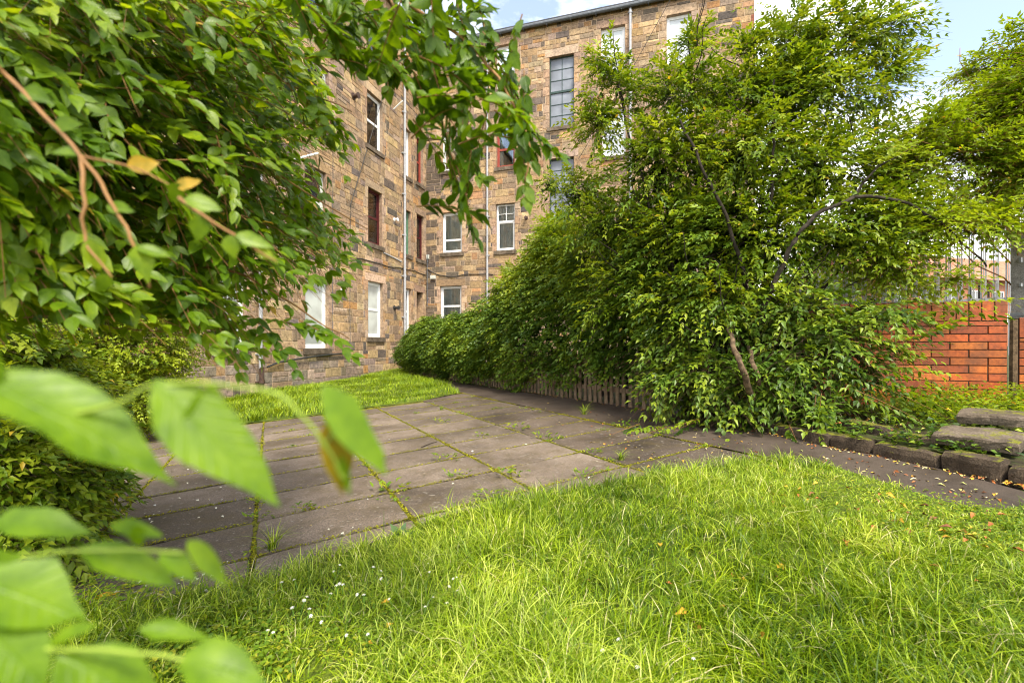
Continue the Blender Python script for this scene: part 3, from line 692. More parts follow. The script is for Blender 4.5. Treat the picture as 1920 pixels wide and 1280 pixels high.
flue(WL, 662, 181, .075, .22, M['rust'], 'dark boiler flue'); flue(WL, 739, 412, .05, .16, M['upvc'], 'small white flue'); flue(WL, 739, 577, .06, .2, M['blackpipe'], 'small black flue')
flue(WB, 987, 409, .05, .12, M['rust'], 'small rusty flue')
m = MB(); u, z = WL.px(548, 300); u2, z2 = WL.px(570, 300); m.tube([np.array(WL.w(u, z, 0)), np.array(WL.w(u2, z2+.15, -.55))], .035, 8); m.build('clothes_pole_bracket', M['upvc'], b_root)
m = MB(); u, z = WL.px(738, 205); m.tube([np.array(WL.w(u, z, 0)), np.array(WL.w(u, z+.3, -.45))], .03, 8); m.build('clothes_pole_bracket', M['upvc'], b_root)
# loose wire across the yard from wing to wing
wa = np.array(WL.w(*WL.px(656, 384), -.03)); we = P3(1300, -20, 17.5)
m = MB(); pts = [wa+(we-wa)*t+np.array([0, 0, -0.0]) for t in np.linspace(0, 1, 3)]
wa2 = np.array(WL.w(*WL.px(735, 118), -.05)); m.tube([wa, wa2], .012, 5)
o = m.build('overhead_wire', M['blackpipe']); tag(o, 'thin black wire stretched diagonally across the left sandstone wall', 'wire')
m = MB(); p0 = np.array(WB.w(*WB.px(1085, 300), -.1)); p1 = np.array(WB.w(*WB.px(1276, 0), -1.2)); m.tube([p0, (p0+p1)/2-np.array([0, 0, .15]), p1], .012, 5)
tag(m.build('overhead_wire', M['blackpipe']), 'thin wire running up in front of the back wing behind the big shrub', 'wire')

# ------------------------------------------------------------------ picket fence
f0, f1 = G(768, 700), G(1262, 777); fd = (f1-f0)[:2]; FL = np.linalg.norm(fd); fd /= FL; fn = np.array([-fd[1], fd[0]])
if fn[0] < 0: fn = -fn              # away from the yard
fence = thing('picket_fence', 'low weathered wooden picket fence along the paving, half buried under the hedge', 'fence', tuple(f0))
npk = int(FL/.138)
for i in range(npk):
    s = i*.138+.03+random.uniform(-.008, .008); x, y = f0[:2]+fd*s; zg = float(gz(x, y))
    if random.random() < .05: continue
    h = .80+random.uniform(-.03, .03); ln = random.gauss(0, .012); wd = .068; th = .018
    m = MB(); P = []
    for (z, k) in ((0, 0), (h-.03, 1)):
        for (a, b) in ((-wd/2, 0), (wd/2, 0), (wd/2, th), (-wd/2, th)):
            q = np.array([x, y])+fd*(a+ln*k)+fn*b; P.append((q[0], q[1], zg+z))
    m.hexa(P); c = [P[4], P[5], P[6], P[7]]
    q0 = np.array([x, y])+fd*ln; q1 = q0+fn*th
    m.add(c+[(q0[0], q0[1], zg+h), (q1[0], q1[1], zg+h)], [(0, 1, 4), (2, 3, 5), (1, 2, 5, 4), (3, 0, 4, 5)])
    m.build('picket', M['wood'], fence)
for zr in (.2, .62):
    m = MB(); a = np.array([*(f0[:2]+fn*.02), 0]); b = np.array([*(f0[:2]+fd*FL+fn*.02), 0]); P = []
    for z in (zr, zr+.07):
        for (q, o_) in ((a, 0), (b, 0), (b, .035), (a, .035)):
            P.append((q[0]+fn[0]*o_, q[1]+fn[1]*o_, float(gz(q[0], q[1]))+z))
    m.hexa(P); m.build('rail', M['wood'], fence)

# ------------------------------------------------------------------ red brick wall and steel fence at the right
BW0 = np.array([5.40, 5.0]); bU = np.array([-.9565, .2917]); bN = np.array([-.2917, -.9565]); zb0 = .30
def bw(O_, U_, N_, s, z, d=0): p = O_+U_*s-N_*d; return (p[0], p[1], z)
def brick_wall(O_, U_, N_, Ls, z0, ztop, root, nm='wall', soldier=True):
    mb = MB(); ch = .0875; z = z0; r = 0; zt = ztop-(.225 if soldier else 0)
    def bk(a0, a1, b0, b1):
        v = random.uniform(.7, 1.25); c = random.choice([(.44, .098, .014), (.40, .082, .014), (.47, .12, .018), (.33, .07, .016), (.48, .135, .02)]); c = (c[0]*v, c[1]*v, c[2]*v, 1); d = random.uniform(-.002, .003)
        g = .0035; a0 += g; a1 -= g; b0 += g; b1 -= g
        P = [bw(O_, U_, N_, a, b, dd) for dd in (.006, -.006+d) for (a, b) in ((a0+(0 if dd > 0 else .004), b0+(0 if dd > 0 else .004)), (a1-(0 if dd > 0 else .004), b0+(0 if dd > 0 else .004)), (a1-(0 if dd > 0 else .004), b1-(0 if dd > 0 else .004)), (a0+(0 if dd > 0 else .004), b1-(0 if dd > 0 else .004)))]
        mb.add(P, [(0, 1, 5, 4), (1, 2, 6, 5), (2, 3, 7, 6), (3, 0, 4, 7), (4, 5, 6, 7)], c)
    while z < zt-.02:
        s = -.17 if r % 2 else 0
        while s < Ls:
            e = s+(.34 if (r % 4 != 2 or random.random() < .6) else .17); bk(max(s, 0), min(e, Ls), z, min(z+ch, zt)) if min(e, Ls)-max(s, 0) > .03 else None; s = e
        z += ch; r += 1
    if soldier:
        s = 0
        while s < Ls-.05: bk(s, min(s+.113, Ls), zt, ztop); s += .113
    o = mb.build(nm, M['brick'], root)
    m = MB(); P = [bw(O_, U_, N_, a, b, d) for b in (z0-.5, ztop-.006) for (a, d) in ((0, .002), (Ls, .002), (Ls, .22), (0, .22))]; m.hexa(P); m.build('mortar_core', M['blackmortar'], o)
bwall = thing('brick_wall', 'orange red brick wall with an upright top course at the right behind the shrub', 'wall', (BW0[0], BW0[1], 0))
brick_wall(BW0, bU, bN, 3.3, zb0, 1.63, bwall)
W2 = np.array([5.50, 4.98]); brick_wall(W2, np.array([.80, -.60]), np.array([-.60, -.80]), 2.6, zb0, 1.44, bwall, 'side_wall')
m = MB(); c0 = BW0+np.array([.055, -.005]); m.tube([np.array([c0[0], c0[1], .2]), np.array([c0[0]+.01, c0[1], 1.42])], .035, 6); m.build('corner_joint', M['bark'], bwall)
# palisade fence: pales, rails, posts
pal = thing('steel_palisade_fence', 'tall grey steel palisade fence rising behind the brick wall', 'fence', (6.6, 6.4, .5))
pd = np.array([.80, -.60]); p0 = np.array([5.2, 7.6])
for i in range(26):
    q = p0+pd*(i*.122-.35); m = MB(); zt = 3.25
    for (dx, ww) in ((-.022, .018), (0, .012), (.022, .018)):
        a = q+pd*dx; off = .006*(1 if dx else -1); P = []
        for z in (1.0, zt-(.05 if dx else 0)):
            for (s_, t_) in ((-ww/2, 0), (ww/2, 0), (ww/2, .006), (-ww/2, .006)):
                v = a+pd*s_+np.array([.6, .8])*(t_+off); P.append((v[0], v[1], z))
        m.hexa(P)
    m.build('pale', M['steel'], pal)
for zr in (1.75, 2.95):
    m = MB(); P = []
    for z in (zr, zr+.05):
        for (s_, t_) in ((-.5, .012), (2.95, .012), (2.95, .05), (-.5, .05)):
            v = p0+pd*s_+np.array([.6, .8])*t_; P.append((v[0], v[1], z))
    m.hexa(P); m.build('rail', M['steel'], pal)
post = thing('concrete_post', 'square aged concrete post at the right end of the steel fence', 'post', (6.35, 5.72, .4))
def vbox(m, cx, cy, wx, wy, z0, z1, a=.3):
    ca, sa = math.cos(a), math.sin(a); P = [(cx+ca*x-sa*y, cy+sa*x+ca*y, z) for z in (z0, z1) for (x, y) in ((-wx/2, -wy/2), (wx/2, -wy/2), (wx/2, wy/2), (-wx/2, wy/2))]; m.hexa(P)
m = MB(); vbox(m, 6.35, 5.72, .13, .13, .35, 2.62); vbox(m, 6.35, 5.72, .09, .09, 2.62, 2.66); m.build('shaft', M['concrete'], post)
m = MB(); vbox(m, 6.28, 5.66, .03, .02, 2.16, 2.22); vbox(m, 6.28, 5.66, .03, .02, 1.86, 1.90); vbox(m, 6.35, 5.72, .145, .145, 1.5, 1.54); m.build('bracket', M['steel'], post)
pn = thing('black_gate', 'black sheet metal gate leaf between the steel pales and the concrete post', 'gate', (7.0, 6.9, .4))
m = MB(); vbox(m, 6.98, 6.95, .55, .03, .5, 1.55, -.5); m.build('panel', M['black'], pn)
for k in range(5): m = MB(); vbox(m, 6.80+k*.09, 6.95-k*.048, .02, .02, 1.5, 2.05, -.5); m.build('bar', M['black'], pn)
# terrace of houses far beyond the wall
hs = thing('brick_terrace', 'far terrace of brick houses with white windows seen through the steel fence', 'building', (36, 36, 0))
ha, hb = np.array([26.5, 33.]), np.array([52., 40.]); hd = (hb-ha)/np.linalg.norm(hb-ha); hn = np.array([-hd[1], hd[0]]); HL = np.linalg.norm(hb-ha)
def hbox(m, s0, s1, t0, t1, z0, z1): m.hexa([(*(ha+hd*s+hn*t), z) for z in (z0, z1) for (s, t) in ((s0, t0), (s1, t0), (s1, t1), (s0, t1))])
m = MB(); hbox(m, 0, HL, 0, 8, 0, 6.2); m.build('wall', M['farbrick'], hs)
m = MB(); hbox(m, 0, HL, -.03, -.002, 2.9, 3.6); m.build('render_band', M['render'], hs)
m = MB(); P = [(*(ha+hd*s+hn*t), z) for (s, t, z) in ((-.3, -.5, 6.1), (HL+.3, -.5, 6.1), (HL+.3, 4, 8.8), (-.3, 4, 8.8), (-.3, 8.5, 6.1), (HL+.3, 8.5, 6.1))]
m.add(P, [(0, 1, 2, 3), (3, 2, 5, 4), (0, 3, 4), (1, 5, 2), (0, 4, 5, 1)]); m.build('roof', M['farbrick'], hs)
s = 1.2
while s < HL-1.5:
    for z in (.9, 3.9):
        m = MB(); hbox(m, s, s+1.3, -.10, -.032, z, z+.08); hbox(m, s, s+1.3, -.10, -.032, z+1.32, z+1.4)
        for k in (0, .6, 1.22): hbox(m, s+k, s+k+.08, -.10, -.032, z+.08, z+1.32)
        f = m.build('window', M['upvc'], hs); m = MB(); hbox(m, s+.08, s+1.22, -.06, -.034, z+.08, z+1.32); m.build('pane', M['dark'], f)
    s += 2.6

# ------------------------------------------------------------------ kerb stones and rubble edge
def block(a, b, wd, h, zb, name, label, mtl, group='stones of the broken kerb', over=0, tilt=0):
    """weathered stone from ground point a to b, wd deep away from the yard"""
    a, b = np.array(a[:2], float), np.array(b[:2], float); d = b-a; ln = np.linalg.norm(d); d /= ln; n = np.array([d[1], -d[0]])
    if n[0] < 0: n = -n
    import bmesh
    bm = bmesh.new(); nxx, nyy, nzz = max(4, int(ln/.05)), max(3, int(wd/.05)), max(3, int(h/.04)); grid = {}
    sd_ = random.uniform(0, 50)
    def vert(i, j, k):
        if (i, j, k) in grid: return grid[(i, j, k)]
        u, v, w_ = i/nxx, j/nyy, k/nzz; x, y, z = u*ln, v*wd, w_*h
        e = lambda t, m_: math.copysign(max(0, abs(t-.5)*2-(1-m_)), t-.5)
        r = .012; cnt = (i in (0, nxx))+(j in (0, nyy))+(k in (0, nzz)); sh = r*(cnt-1)*.6
        x += sh*(1 if i == 0 else -1 if i == nxx else 0); y += sh*(1 if j == 0 else -1 if j == nyy else 0); z += sh*(-1 if k == nzz else 0)
        nn = .0045*(math.sin(x*23+sd_+z*17)+math.sin(y*29+sd_*2+x*11)+math.sin(z*41+y*13+sd_*3)); x += random.gauss(0, .0025); y += nn*.8+random.gauss(0, .0025); z += nn*.6+tilt*v+random.gauss(0, .002)
        p = a+d*x+n*(y+over); grid[(i, j, k)] = bm.verts.new((p[0], p[1], zb+float(gz(*(a+d*x)))+z)); return grid[(i, j, k)]
    for (A_, B_, f) in ((nxx, nyy, lambda i, j: (i, j, nzz)), (nxx, nyy, lambda i, j: (i, j, 0)), (nxx, nzz, lambda i, j: (i, 0, j)), (nxx, nzz, lambda i, j: (i, nyy, j)), (nyy, nzz, lambda i, j: (0, i, j)), (nyy, nzz, lambda i, j: (nxx, i, j))):
        for i in range(A_):
            for j in range(B_): bm.faces.new([vert(*f(i, j)), vert(*f(i+1, j)), vert(*f(i+1, j+1)), vert(*f(i, j+1))])
    bmesh.ops.recalc_face_normals(bm, faces=bm.faces[:])
    me = bpy.data.meshes.new(name); bm.to_mesh(me); bm.free(); pass
    o = link(name, me, None, mtl); tag(o, label, 'kerb stone' if name == 'kerb_stone' else 'stone slab', group); return o
KP = [(1415, 806), (1555, 838), (1632, 853), (1758, 880), (1882, 903), (1960, 917), (2060, 938)]
KL = ['longest dark kerb stone beneath the overhanging shrub, farthest from the lawn corner', 'short kerb stone next after the dark one beneath the shrub', 'dark kerb stone with a mossy edge below the green groundcover sprig',
      'thick moss topped kerb stone under the big pitted slab', 'mossy kerb stone cut by the right edge of the photo', 'kerb stone past the right edge of the photo']
for i in range(5):
    block(G(*KP[i])+np.array([.004*i, 0, 0]), G(*KP[i+1])-np.array([.006, -.01, 0]), .17, .135+.012*(i % 2)+.02*(i == 3), -.03, 'kerb_stone', KL[i], M['mossstone'])
block(G(1425, 794)+np.array([.16, .05, 0]), G(1540, 818)+np.array([.16, .05, 0]), .16, .13, .05, 'kerb_stone', 'upper tier kerb stone lying under the lowest leaves of the shrub', M['mossstone'])
block(G(1548, 822)+np.array([.16, .05, 0]), G(1625, 842)+np.array([.15, .05, 0]), .16, .13, .045, 'kerb_stone', 'upper tier kerb stone with brown leaves on it in the middle of the row', M['mossstone'])
block(G(1632, 846)+np.array([.13, .05, 0]), G(1700, 860)+np.array([.14, .05, 0]), .16, .10, .05, 'kerb_stone', 'small upper tier stone left of the big pitted slab', M['mossstone'])
block(G(1722, 868)+np.array([.10, .02, 0]), G(1892, 894)+np.array([.10, .02, 0]), .42, .085, .135, 'stone_slab', 'big flat pitted slab lying on the kerb at the right', M['drystone'], tilt=.03)
block(G(1735, 846)+np.array([.36, .12, 0]), G(1868, 862)+np.array([.36, .12, 0]), .30, .09, .19, 'stone_slab', 'smaller pitted slab stacked behind the big flat slab', M['drystone'], tilt=.02)
# raised soil bed behind the kerb
BED = [G(1405, 800)[:2]+[.1, .05], G(1560, 840)[:2]+[.12, .03], G(1760, 882)[:2]+[.12, .02], G(1900, 908)[:2]+[.12, 0], np.array([4.3, 1.2]), np.array([8.6, 1.6]), np.array([7.9, 3.2]), np.array([5.55, 5.0]), np.array([2.2, 6.1])]
poly_sheet('soil_bed', BED, M['soil'], .09, .25, bumpy=.008)

# ------------------------------------------------------------------ hedge, shrubs and trees
hroot = thing('hedge', 'clipped dense green hedge bulging over the picket fence', 'hedge', tuple(f0+np.array([.7, 0, 0])))
def hedge_face(n, s0, s1, hmax, bulge=.28):
    s = rng.uniform(s0, s1, n); hh = hmax(s); v = rng.random(n)*1.22; top = v > 1; z = np.where(top, 1, v)
    t = np.where(top, rng.uniform(-.2, 1.3, n), -bulge*np.sin(np.clip(v, 0, 1)*2.6+.3)+rng.uniform(0, .28, n)); t = t-.12*np.sin(s*3.3)*np.cos(z*5+s)-.08*np.sin(s*8.1+z*7)
    lo_ = .24+.10*np.sin(s*2.7)+.30*np.exp(-((s-FL+1.5)/.8)**2); zz = lo_+z*(hh-lo_)+.10*np.sin(s*4.1)+.06*np.sin(s*9.7+1)-np.where(top, .10*(t-.4)**2, 0)+ .10*(rng.random(n)-.5)
    wv = .07*np.sin(s*2.3+z*3)+.05*np.sin(s*5.9+1); zz = np.where(top, zz, np.round((zz+wv)/.15)*.15-wv+rng.normal(0, .018, n))
    P = np.zeros((n, 3)); P[:, :2] = f0[:2]+fd*s[:, None]+fn*(t+.12)[:, None]; P[:, 2] = gz(P[:, 0], P[:, 1])+zz
    D = np.zeros((n, 3)); D[:, :2] = -fn*np.where(top, .35, 1)[:, None]; D[:, 2] = np.where(top, .8, .05)+.35*(z-.4); D += rng.normal(0, .33, (n, 3)); return P, D
def hh1(s): return 1.80+.12*np.sin(s*1.2)-.35*np.clip(1-s/1.2, 0, 1)
def hh2(s): return 1.84+1.15*np.clip((s-7.3)/1.6, 0, 1)-.25*np.clip((s-9)/2.5, 0, 1)+.15*np.sin(s*2.1)
P1, D1 = hedge_face(7000, -.6, 5.2, hh1, .42); P2, D2 = hedge_face(7600, 4.6, FL+.7, hh2, .50)
P, D = np.concatenate([P1, P2]), np.concatenate([D1, D2]); ln = .26*rng.uniform(.6, 1.3, len(P))
D[:, 2] = D[:, 2]*.4+.05; r = sprigs(P-unit(D)*.06, D, ln, 4, .096, droop=.55, asp=.45, tipdown=.38, spread=.95, jit=.11, face=.45)
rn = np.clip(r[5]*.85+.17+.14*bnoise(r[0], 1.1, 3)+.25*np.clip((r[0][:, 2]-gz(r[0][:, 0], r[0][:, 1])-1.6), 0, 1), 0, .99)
leaf_mesh('foliage', r[0], r[1], r[2], r[3], r[4], M['hedgeleaf'], hroot, rnd=rn)
twigmesh('twigs', P-unit(D)*.35, D, ln*2, .35, .003, M['barkdark'], hroot, .35)
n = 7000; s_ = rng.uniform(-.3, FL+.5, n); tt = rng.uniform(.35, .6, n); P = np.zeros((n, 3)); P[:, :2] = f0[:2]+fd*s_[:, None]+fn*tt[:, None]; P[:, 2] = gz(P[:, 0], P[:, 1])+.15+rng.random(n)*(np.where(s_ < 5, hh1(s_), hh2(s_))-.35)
D = rng.normal(0, 1, (n, 3)); leaf_mesh('inner_leaves', P, D, np.tile([-fn[0], -fn[1], .4], (n, 1)), np.full(n, .16), np.full(n, .09), M['inner'], hroot, rnd=rng.random(n)*.1)  # dark second shell, painted shade behind the outer leaf layers
mb = MB()
for s in np.arange(.4, FL, .45):
    x, y = f0[:2]+fd*s+fn*random.uniform(.4, .6); zg = float(gz(x, y))
    for k in range(3): limb(mb, [(x, y, zg-.05), (x+random.gauss(0, .1), y+random.gauss(0, .1), zg+.7), (x+random.gauss(0, .25), y+random.gauss(0, .25), zg+1.9)], .022, .006, .02, 5, 4, s+k)
mb.build('stems', M['barkdark'], hroot)  # dark bark on stems and twigs deepens the painted shade inside the hedge
# bushes behind the hedge: pale lilac flecked one in the middle
def C(px, py, Z): return P3(px, py, Z)
s1 = thing('garden_shrub', 'loose pale green shrub standing above the hedge in front of the back wing', 'shrub', tuple(G(980, 715)+np.array([.9, 1.2, 0])))
shrub(s1, [(C(975, 550, 11.0), .62, .7, .62), (C(1030, 520, 10), .72, .7, .8), (C(1080, 470, 9.5), .8, .7, .8), (C(1040, 440, 10), .4, .5, .45), (C(1160, 560, 8.5), 1.0, .7, 1.0)], 3000, .085, M['bright'], nodes=6, length=.34, bright=.05, up=.15, horiz=.4)

big = thing('large_shrub', 'very large many stemmed leafy shrub towering over the hedge and brick wall', 'shrub', (2.9, 5.5, .25))
BB = [(C(1135, 120, 6.9), .22, .4, .35), (C(1160, 175, 6.8), .5, .5, .42), (C(1120, 240, 6.9), .36, .5, .3), (C(1265, 185, 6.4), .5, .7, .55), (C(1300, 90, 6.4), .16, .3, .35), (C(1395, 100, 6.4), .25, .4, .3), (C(1375, 185, 6.4), .55, .7, .55), (C(1480, 90, 6.3), .42, .6, .75), (C(1570, 90, 6.2), .52, .6, .70), (C(1655, 60, 6.1), .30, .4, .42), (C(1650, 160, 6.1), .36, .5, .42),
      (C(1540, 190, 6.2), .8, .7, .65), (C(1460, 180, 6.2), .5, .7, .5), (C(1250, 310, 6.4), .9, .8, .7), (C(1400, 290, 6.1), 1.0, .9, .8), (C(1545, 330, 6.0), .9, .8, .75), (C(1095, 365, 7.4), .5, .6, .42), (C(1035, 345, 8.0), .22, .4, .2), (C(1150, 420, 7.0), .8, .7, .5),
      (C(1290, 450, 6.3), 1.0, .8, .8), (C(1430, 450, 5.9), 1.0, .8, .75), (C(1580, 440, 5.7), .8, .7, .6), (C(1350, 560, 5.8), .9, .7, .6), (C(1200, 560, 6.6), .8, .6, .7), (C(1660, 420, 5.5), .45, .5, .45)]
shrub(big, BB, 6900, .090, M['privet'], nodes=6, length=.38, droop=.35, up=.12, horiz=.4, gaps=-.28, twigs=.6, shell=.3, lump=.30, bright=.26, tr=.0028, tm=M['barkdark'])
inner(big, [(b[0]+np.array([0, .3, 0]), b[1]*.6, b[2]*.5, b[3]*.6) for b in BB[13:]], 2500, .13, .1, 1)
mb = MB(); base = np.array([2.75, 5.35, .15]); tips = [(1150, 130, 6.7), (1290, 60, 6.4), (1420, 60, 6.3), (1500, 20, 6.2), (1600, 40, 6.2), (1240, 280, 6.4), (1100, 380, 7.2), (1360, 230, 6.2), (1560, 250, 6.0), (1660, 170, 6.0), (1330, 400, 6), (1200, 470, 6.4), (1450, 200, 6.0)]
for i, tp in enumerate(tips):
    e = C(*tp); b = base+np.array([random.gauss(0, .22), random.gauss(0, .18), 0]); mid = b*.45+e*.55+np.array([random.gauss(0, .12), random.gauss(0, .1), -.25]); q1 = b*.8+e*.2+np.array([0, 0, .35])
    q = limb(mb, [b, q1, mid, e], .04, .008, .025, 7, 7, i)
    for k in range(6):
        j = random.randint(7, len(q)-3); d = unit(np.array([random.gauss(0, 1), random.gauss(0, .6), random.uniform(.1, 1.2)])); limb(mb, [q[j], q[j]+d*.35, q[j]+d*.8+np.array([0, 0, .15])], .013, .004, .02, 5, 4, k+i)
q = limb(mb, [C(1415, 640, 5.3), C(1440, 560, 5.1), C(1480, 470, 4.98), C(1520, 412, 4.95), C(1600, 370, 5.0)], .030, .02, .012, 8, 6, 3)
limb(mb, [C(1600, 370, 5.0), C(1700, 380, 5.0), C(1800, 450, 5.1), C(1850, 500, 5.0)], .02, .008, .012, 7, 6, 4)
limb(mb, [C(1600, 370, 5.3), C(1640, 320, 5.3), C(1720, 270, 5.3)], .016, .006, .012, 7, 6, 5)
limb(mb, [C(1275, 225, 5.75), C(1320, 320, 5.5), C(1370, 430, 5.4), C(1405, 560, 5.5)], .013, .026, .012, 7, 6, 8); limb(mb, [C(1452, 150, 5.6), C(1450, 260, 5.45), C(1448, 330, 5.4), C(1440, 430, 5.5)], .010, .02, .012, 7, 6, 9)
mb.build('branches', M['barkdark'], big, smooth=True)

low = thing('laurel_like_shrub', 'dark glossy low shrub with arching sprays hanging over the kerb stones', 'shrub', (3.2, 4.9, .2))
LB = [(C(1290, 640, 5.9), .55, .5, .65), (C(1260, 715, 5.6), .35, .35, .28), (C(1370, 590, 5.6), .55, .45, .4), (C(1500, 590, 5.3), .7, .4, .4), (C(1340, 700, 5.3), .42, .35, .40), (C(1440, 720, 5.0), .42, .3, .42), (C(1500, 700, 4.9), .36, .3, .5), (C(1575, 640, 4.9), .34, .3, .42),
      (C(1545, 770, 4.5), .20, .2, .18), (C(1660, 590, 4.9), .30, .3, .24), (C(1625, 700, 4.75), .22, .2, .22), (C(1375, 770, 4.9), .22, .2, .12)]
shrub(low, LB, 1350, .096, M['hedgeleaf'], nodes=6, bright=.16, length=.40, droop=.5, up=-.05, horiz=.6, gaps=-.5, twigs=1, shell=.4, tipdown=.35, tr=.003, asp=.46)
inner(low, [(b[0]+np.array([0, .25, 0]), b[1]*.8, b[2]*.7, b[3]*.8) for b in LB], 1800, .12, .1, 1)
sp_P = np.array([C(*p) for p in ((1620, 700, 4.5), (1640, 690, 4.5), (1600, 640, 4.6), (1640, 720, 4.4), (1610, 740, 4.4), (1700, 560, 4.6), (1740, 585, 4.6), (1640, 660, 4.5), (1560, 800, 4.3), (1480, 810, 4.5), (1200, 795, 5.3), (1250, 800, 5.2), (1310, 790, 5.1), (1660, 640, 4.6), (1690, 640, 4.6), (1530, 740, 4.5))])
sp_E = np.array([C(*p) for p in ((1800, 735, 4.1), (1770, 690, 4.2), (1760, 660, 4.3), (1790, 775, 4.1), (1740, 790, 4.1), (1880, 600, 4.2), (1900, 570, 4.3), (1790, 640, 4.3), (1600, 815, 4.1), (1500, 850, 4.2), (1130, 812, 5.0), (1190, 815, 4.9), (1260, 800, 4.8), (1790, 700, 4.2), (1820, 600, 4.4), (1520, 830, 4.2))])
Dn = sp_E-sp_P; ln = np.linalg.norm(Dn, axis=1)
for rep in range(2):
    Pj = sp_P+rng.normal(0, .05, sp_P.shape)*rep; r = sprigs(Pj, Dn+rng.normal(0, .06, Dn.shape), ln, 9, .085, droop=.12, asp=.44, tipdown=.35)
    leaf_mesh('arching_sprays', r[0], r[1], r[2], r[3], r[4], M['bright'] if rep else M['privet'], low, hi=True, rnd=np.clip(r[5]-.15, 0, .9))
    twigmesh('twigs', Pj, Dn, ln, .12, .004, M['twig'], low)
mb = MB()
limb(mb, [G(1418, 792)+np.array([.12, .15, 0]), C(1402, 720, 4.66), C(1378, 655, 4.72), C(1365, 610, 5.2)], .040, .020, .01, 10, 6, 2); limb(mb, [G(1432, 792)+np.array([.12, .15, 0]), C(1418, 700, 4.72), C(1403, 650, 5.2)], .03, .02, .01, 9, 6, 4)
for i, tp in enumerate(((1500, 600, 5.2), (1600, 640, 4.9), (1300, 640, 5.8), (1450, 560, 5.5), (1560, 740, 4.7))): limb(mb, [base+np.array([.1*i, -.2, .1]), C(*tp)+np.array([0, .15, -.2]), C(*tp)], .022, .006, .02, 6, 6, i)
mb.build('trunk', M['bark'], low, smooth=True)

rt = thing('yellow_green_tree', 'airy yellow green tree above the steel fence at the right edge', 'tree', (6.9, 6.0, .5))
RB = [(C(1740, 250, 5.8), .45, .5, .28), (C(1700, 320, 5.8), .6, .5, .4), (C(1800, 300, 5.6), .7, .5, .42), (C(1860, 215, 5.8), .55, .5, .42), (C(1915, 120, 5.9), .40, .5, .42), (C(1815, 130, 6.2), .14, .2, .22), (C(1900, 330, 5.4), .55, .5, .5), (C(1740, 420, 5.4), .55, .5, .32), (C(1850, 420, 5.3), .45, .4, .24), (C(1960, 220, 5.4), .6, .5, 1.0), (C(1680, 490, 5.3), .42, .3, .35), (C(1790, 520, 5.0), .22, .2, .12)]
shrub(rt, RB, 3600, .078, M['bright'], nodes=6, length=.38, droop=.35, up=.15, horiz=.35, gaps=-.36, twigs=.8, shell=.25, bright=.03, tr=.0028, tm=M['twig'], lump=.3)
mb = MB(); b0 = np.array([6.9, 6.0, .3])
for i, tp in enumerate(((1730, 230, 5.8), (1800, 90, 6.1), (1820, 260, 5.7), (1900, 90, 5.8), (1750, 400, 5.5), (1880, 330, 5.4), (1770, 180, 5.9))): limb(mb, [b0, b0+np.array([-.1, -.1, 1.2]), C(*tp)*.6+b0*.4+np.array([0, 0, .4]), C(*tp)], .014, .004, .03, 7, 6, i)
mb.build('branches', M['twig'], rt, smooth=True)

# shrubs at the left
ls = thing('left_shrub', 'rounded dense shrub with fine leaves standing on the paving edge before the left wing', 'shrub', tuple(G(250, 815)+np.array([-.3, .5, 0])))
shrub(ls, [(C(215, 640, 6.6), .95, .8, .75), (C(290, 640, 6.8), .55, .6, .55), (C(285, 730, 6.6), .45, .5, .45), (C(180, 740, 6.3), .8, .6, .6), (C(100, 600, 6.3), .9, .7, .9), (C(310, 770, 6.9), .35, .4, .25), (C(250, 560, 6.8), .6, .5, .5)], 4200, .066, M['privet'], nodes=6, length=.28, droop=.2, up=.15, horiz=.5, bright=.46, shell=.6, twigs=.3)
l2 = thing('left_shrub', 'broad leaved dark shrub leaning over the paving at the left edge of the photo', 'shrub', tuple(G(60, 1000)+np.array([-.5, .2, 0])))
shrub(l2, [(C(60, 760, 3.2), .42, .4, .5), (C(-40, 700, 3.0), .5, .4, .5), (C(110, 850, 3.0), .30, .35, .35), (C(60, 930, 2.7), .36, .3, .32), (C(150, 900, 3.1), .16, .3, .28), (C(20, 1020, 2.4), .32, .25, .2), (C(-60, 900, 2.5), .4, .3, .5)], 1900, .074, M['privet'], nodes=6, length=.26, droop=.3, up=0, horiz=.6, shell=.45, asp=.46, twigs=1, tipdown=.3, bright=.25)
mb = MB()
for i in range(6): limb(mb, [G(20, 1010)+np.array([-.4+.1*i, .2, -.05]), C(20+20*i, 900, 2.9), C(-20+35*i, 720, 3.1)], .015, .005, .02, 6, 5, i)
mb.build('branches', M['bark'], l2, smooth=True)
# far trees beyond the gable and fence
for (px, py, Z, rr, lab) in ((1470, 560, 26, 3.2, 'distant green tree beyond the gable end seen through the big shrub'), (1640, 560, 24, 2.6, 'distant green tree behind the steel fence left of the brick terrace')):
    c = C(px, py, Z); t = thing('distant_tree', lab, 'tree', (c[0], c[1], gz(c[0], c[1])), 'distant trees beyond the yard')
    shrub(t, [(c, rr, rr, rr*.8), (c+[rr*.6, 0, -.6], rr*.7, rr*.7, rr*.6)], 900, .22, M['privet'], nodes=5, length=.9, twigs=0, up=.2)
    mb = MB(); limb(mb, [(c[0], c[1], gz(c[0], c[1])-.2), c], .22, .08, .05); mb.build('trunk', M['bark'], t)

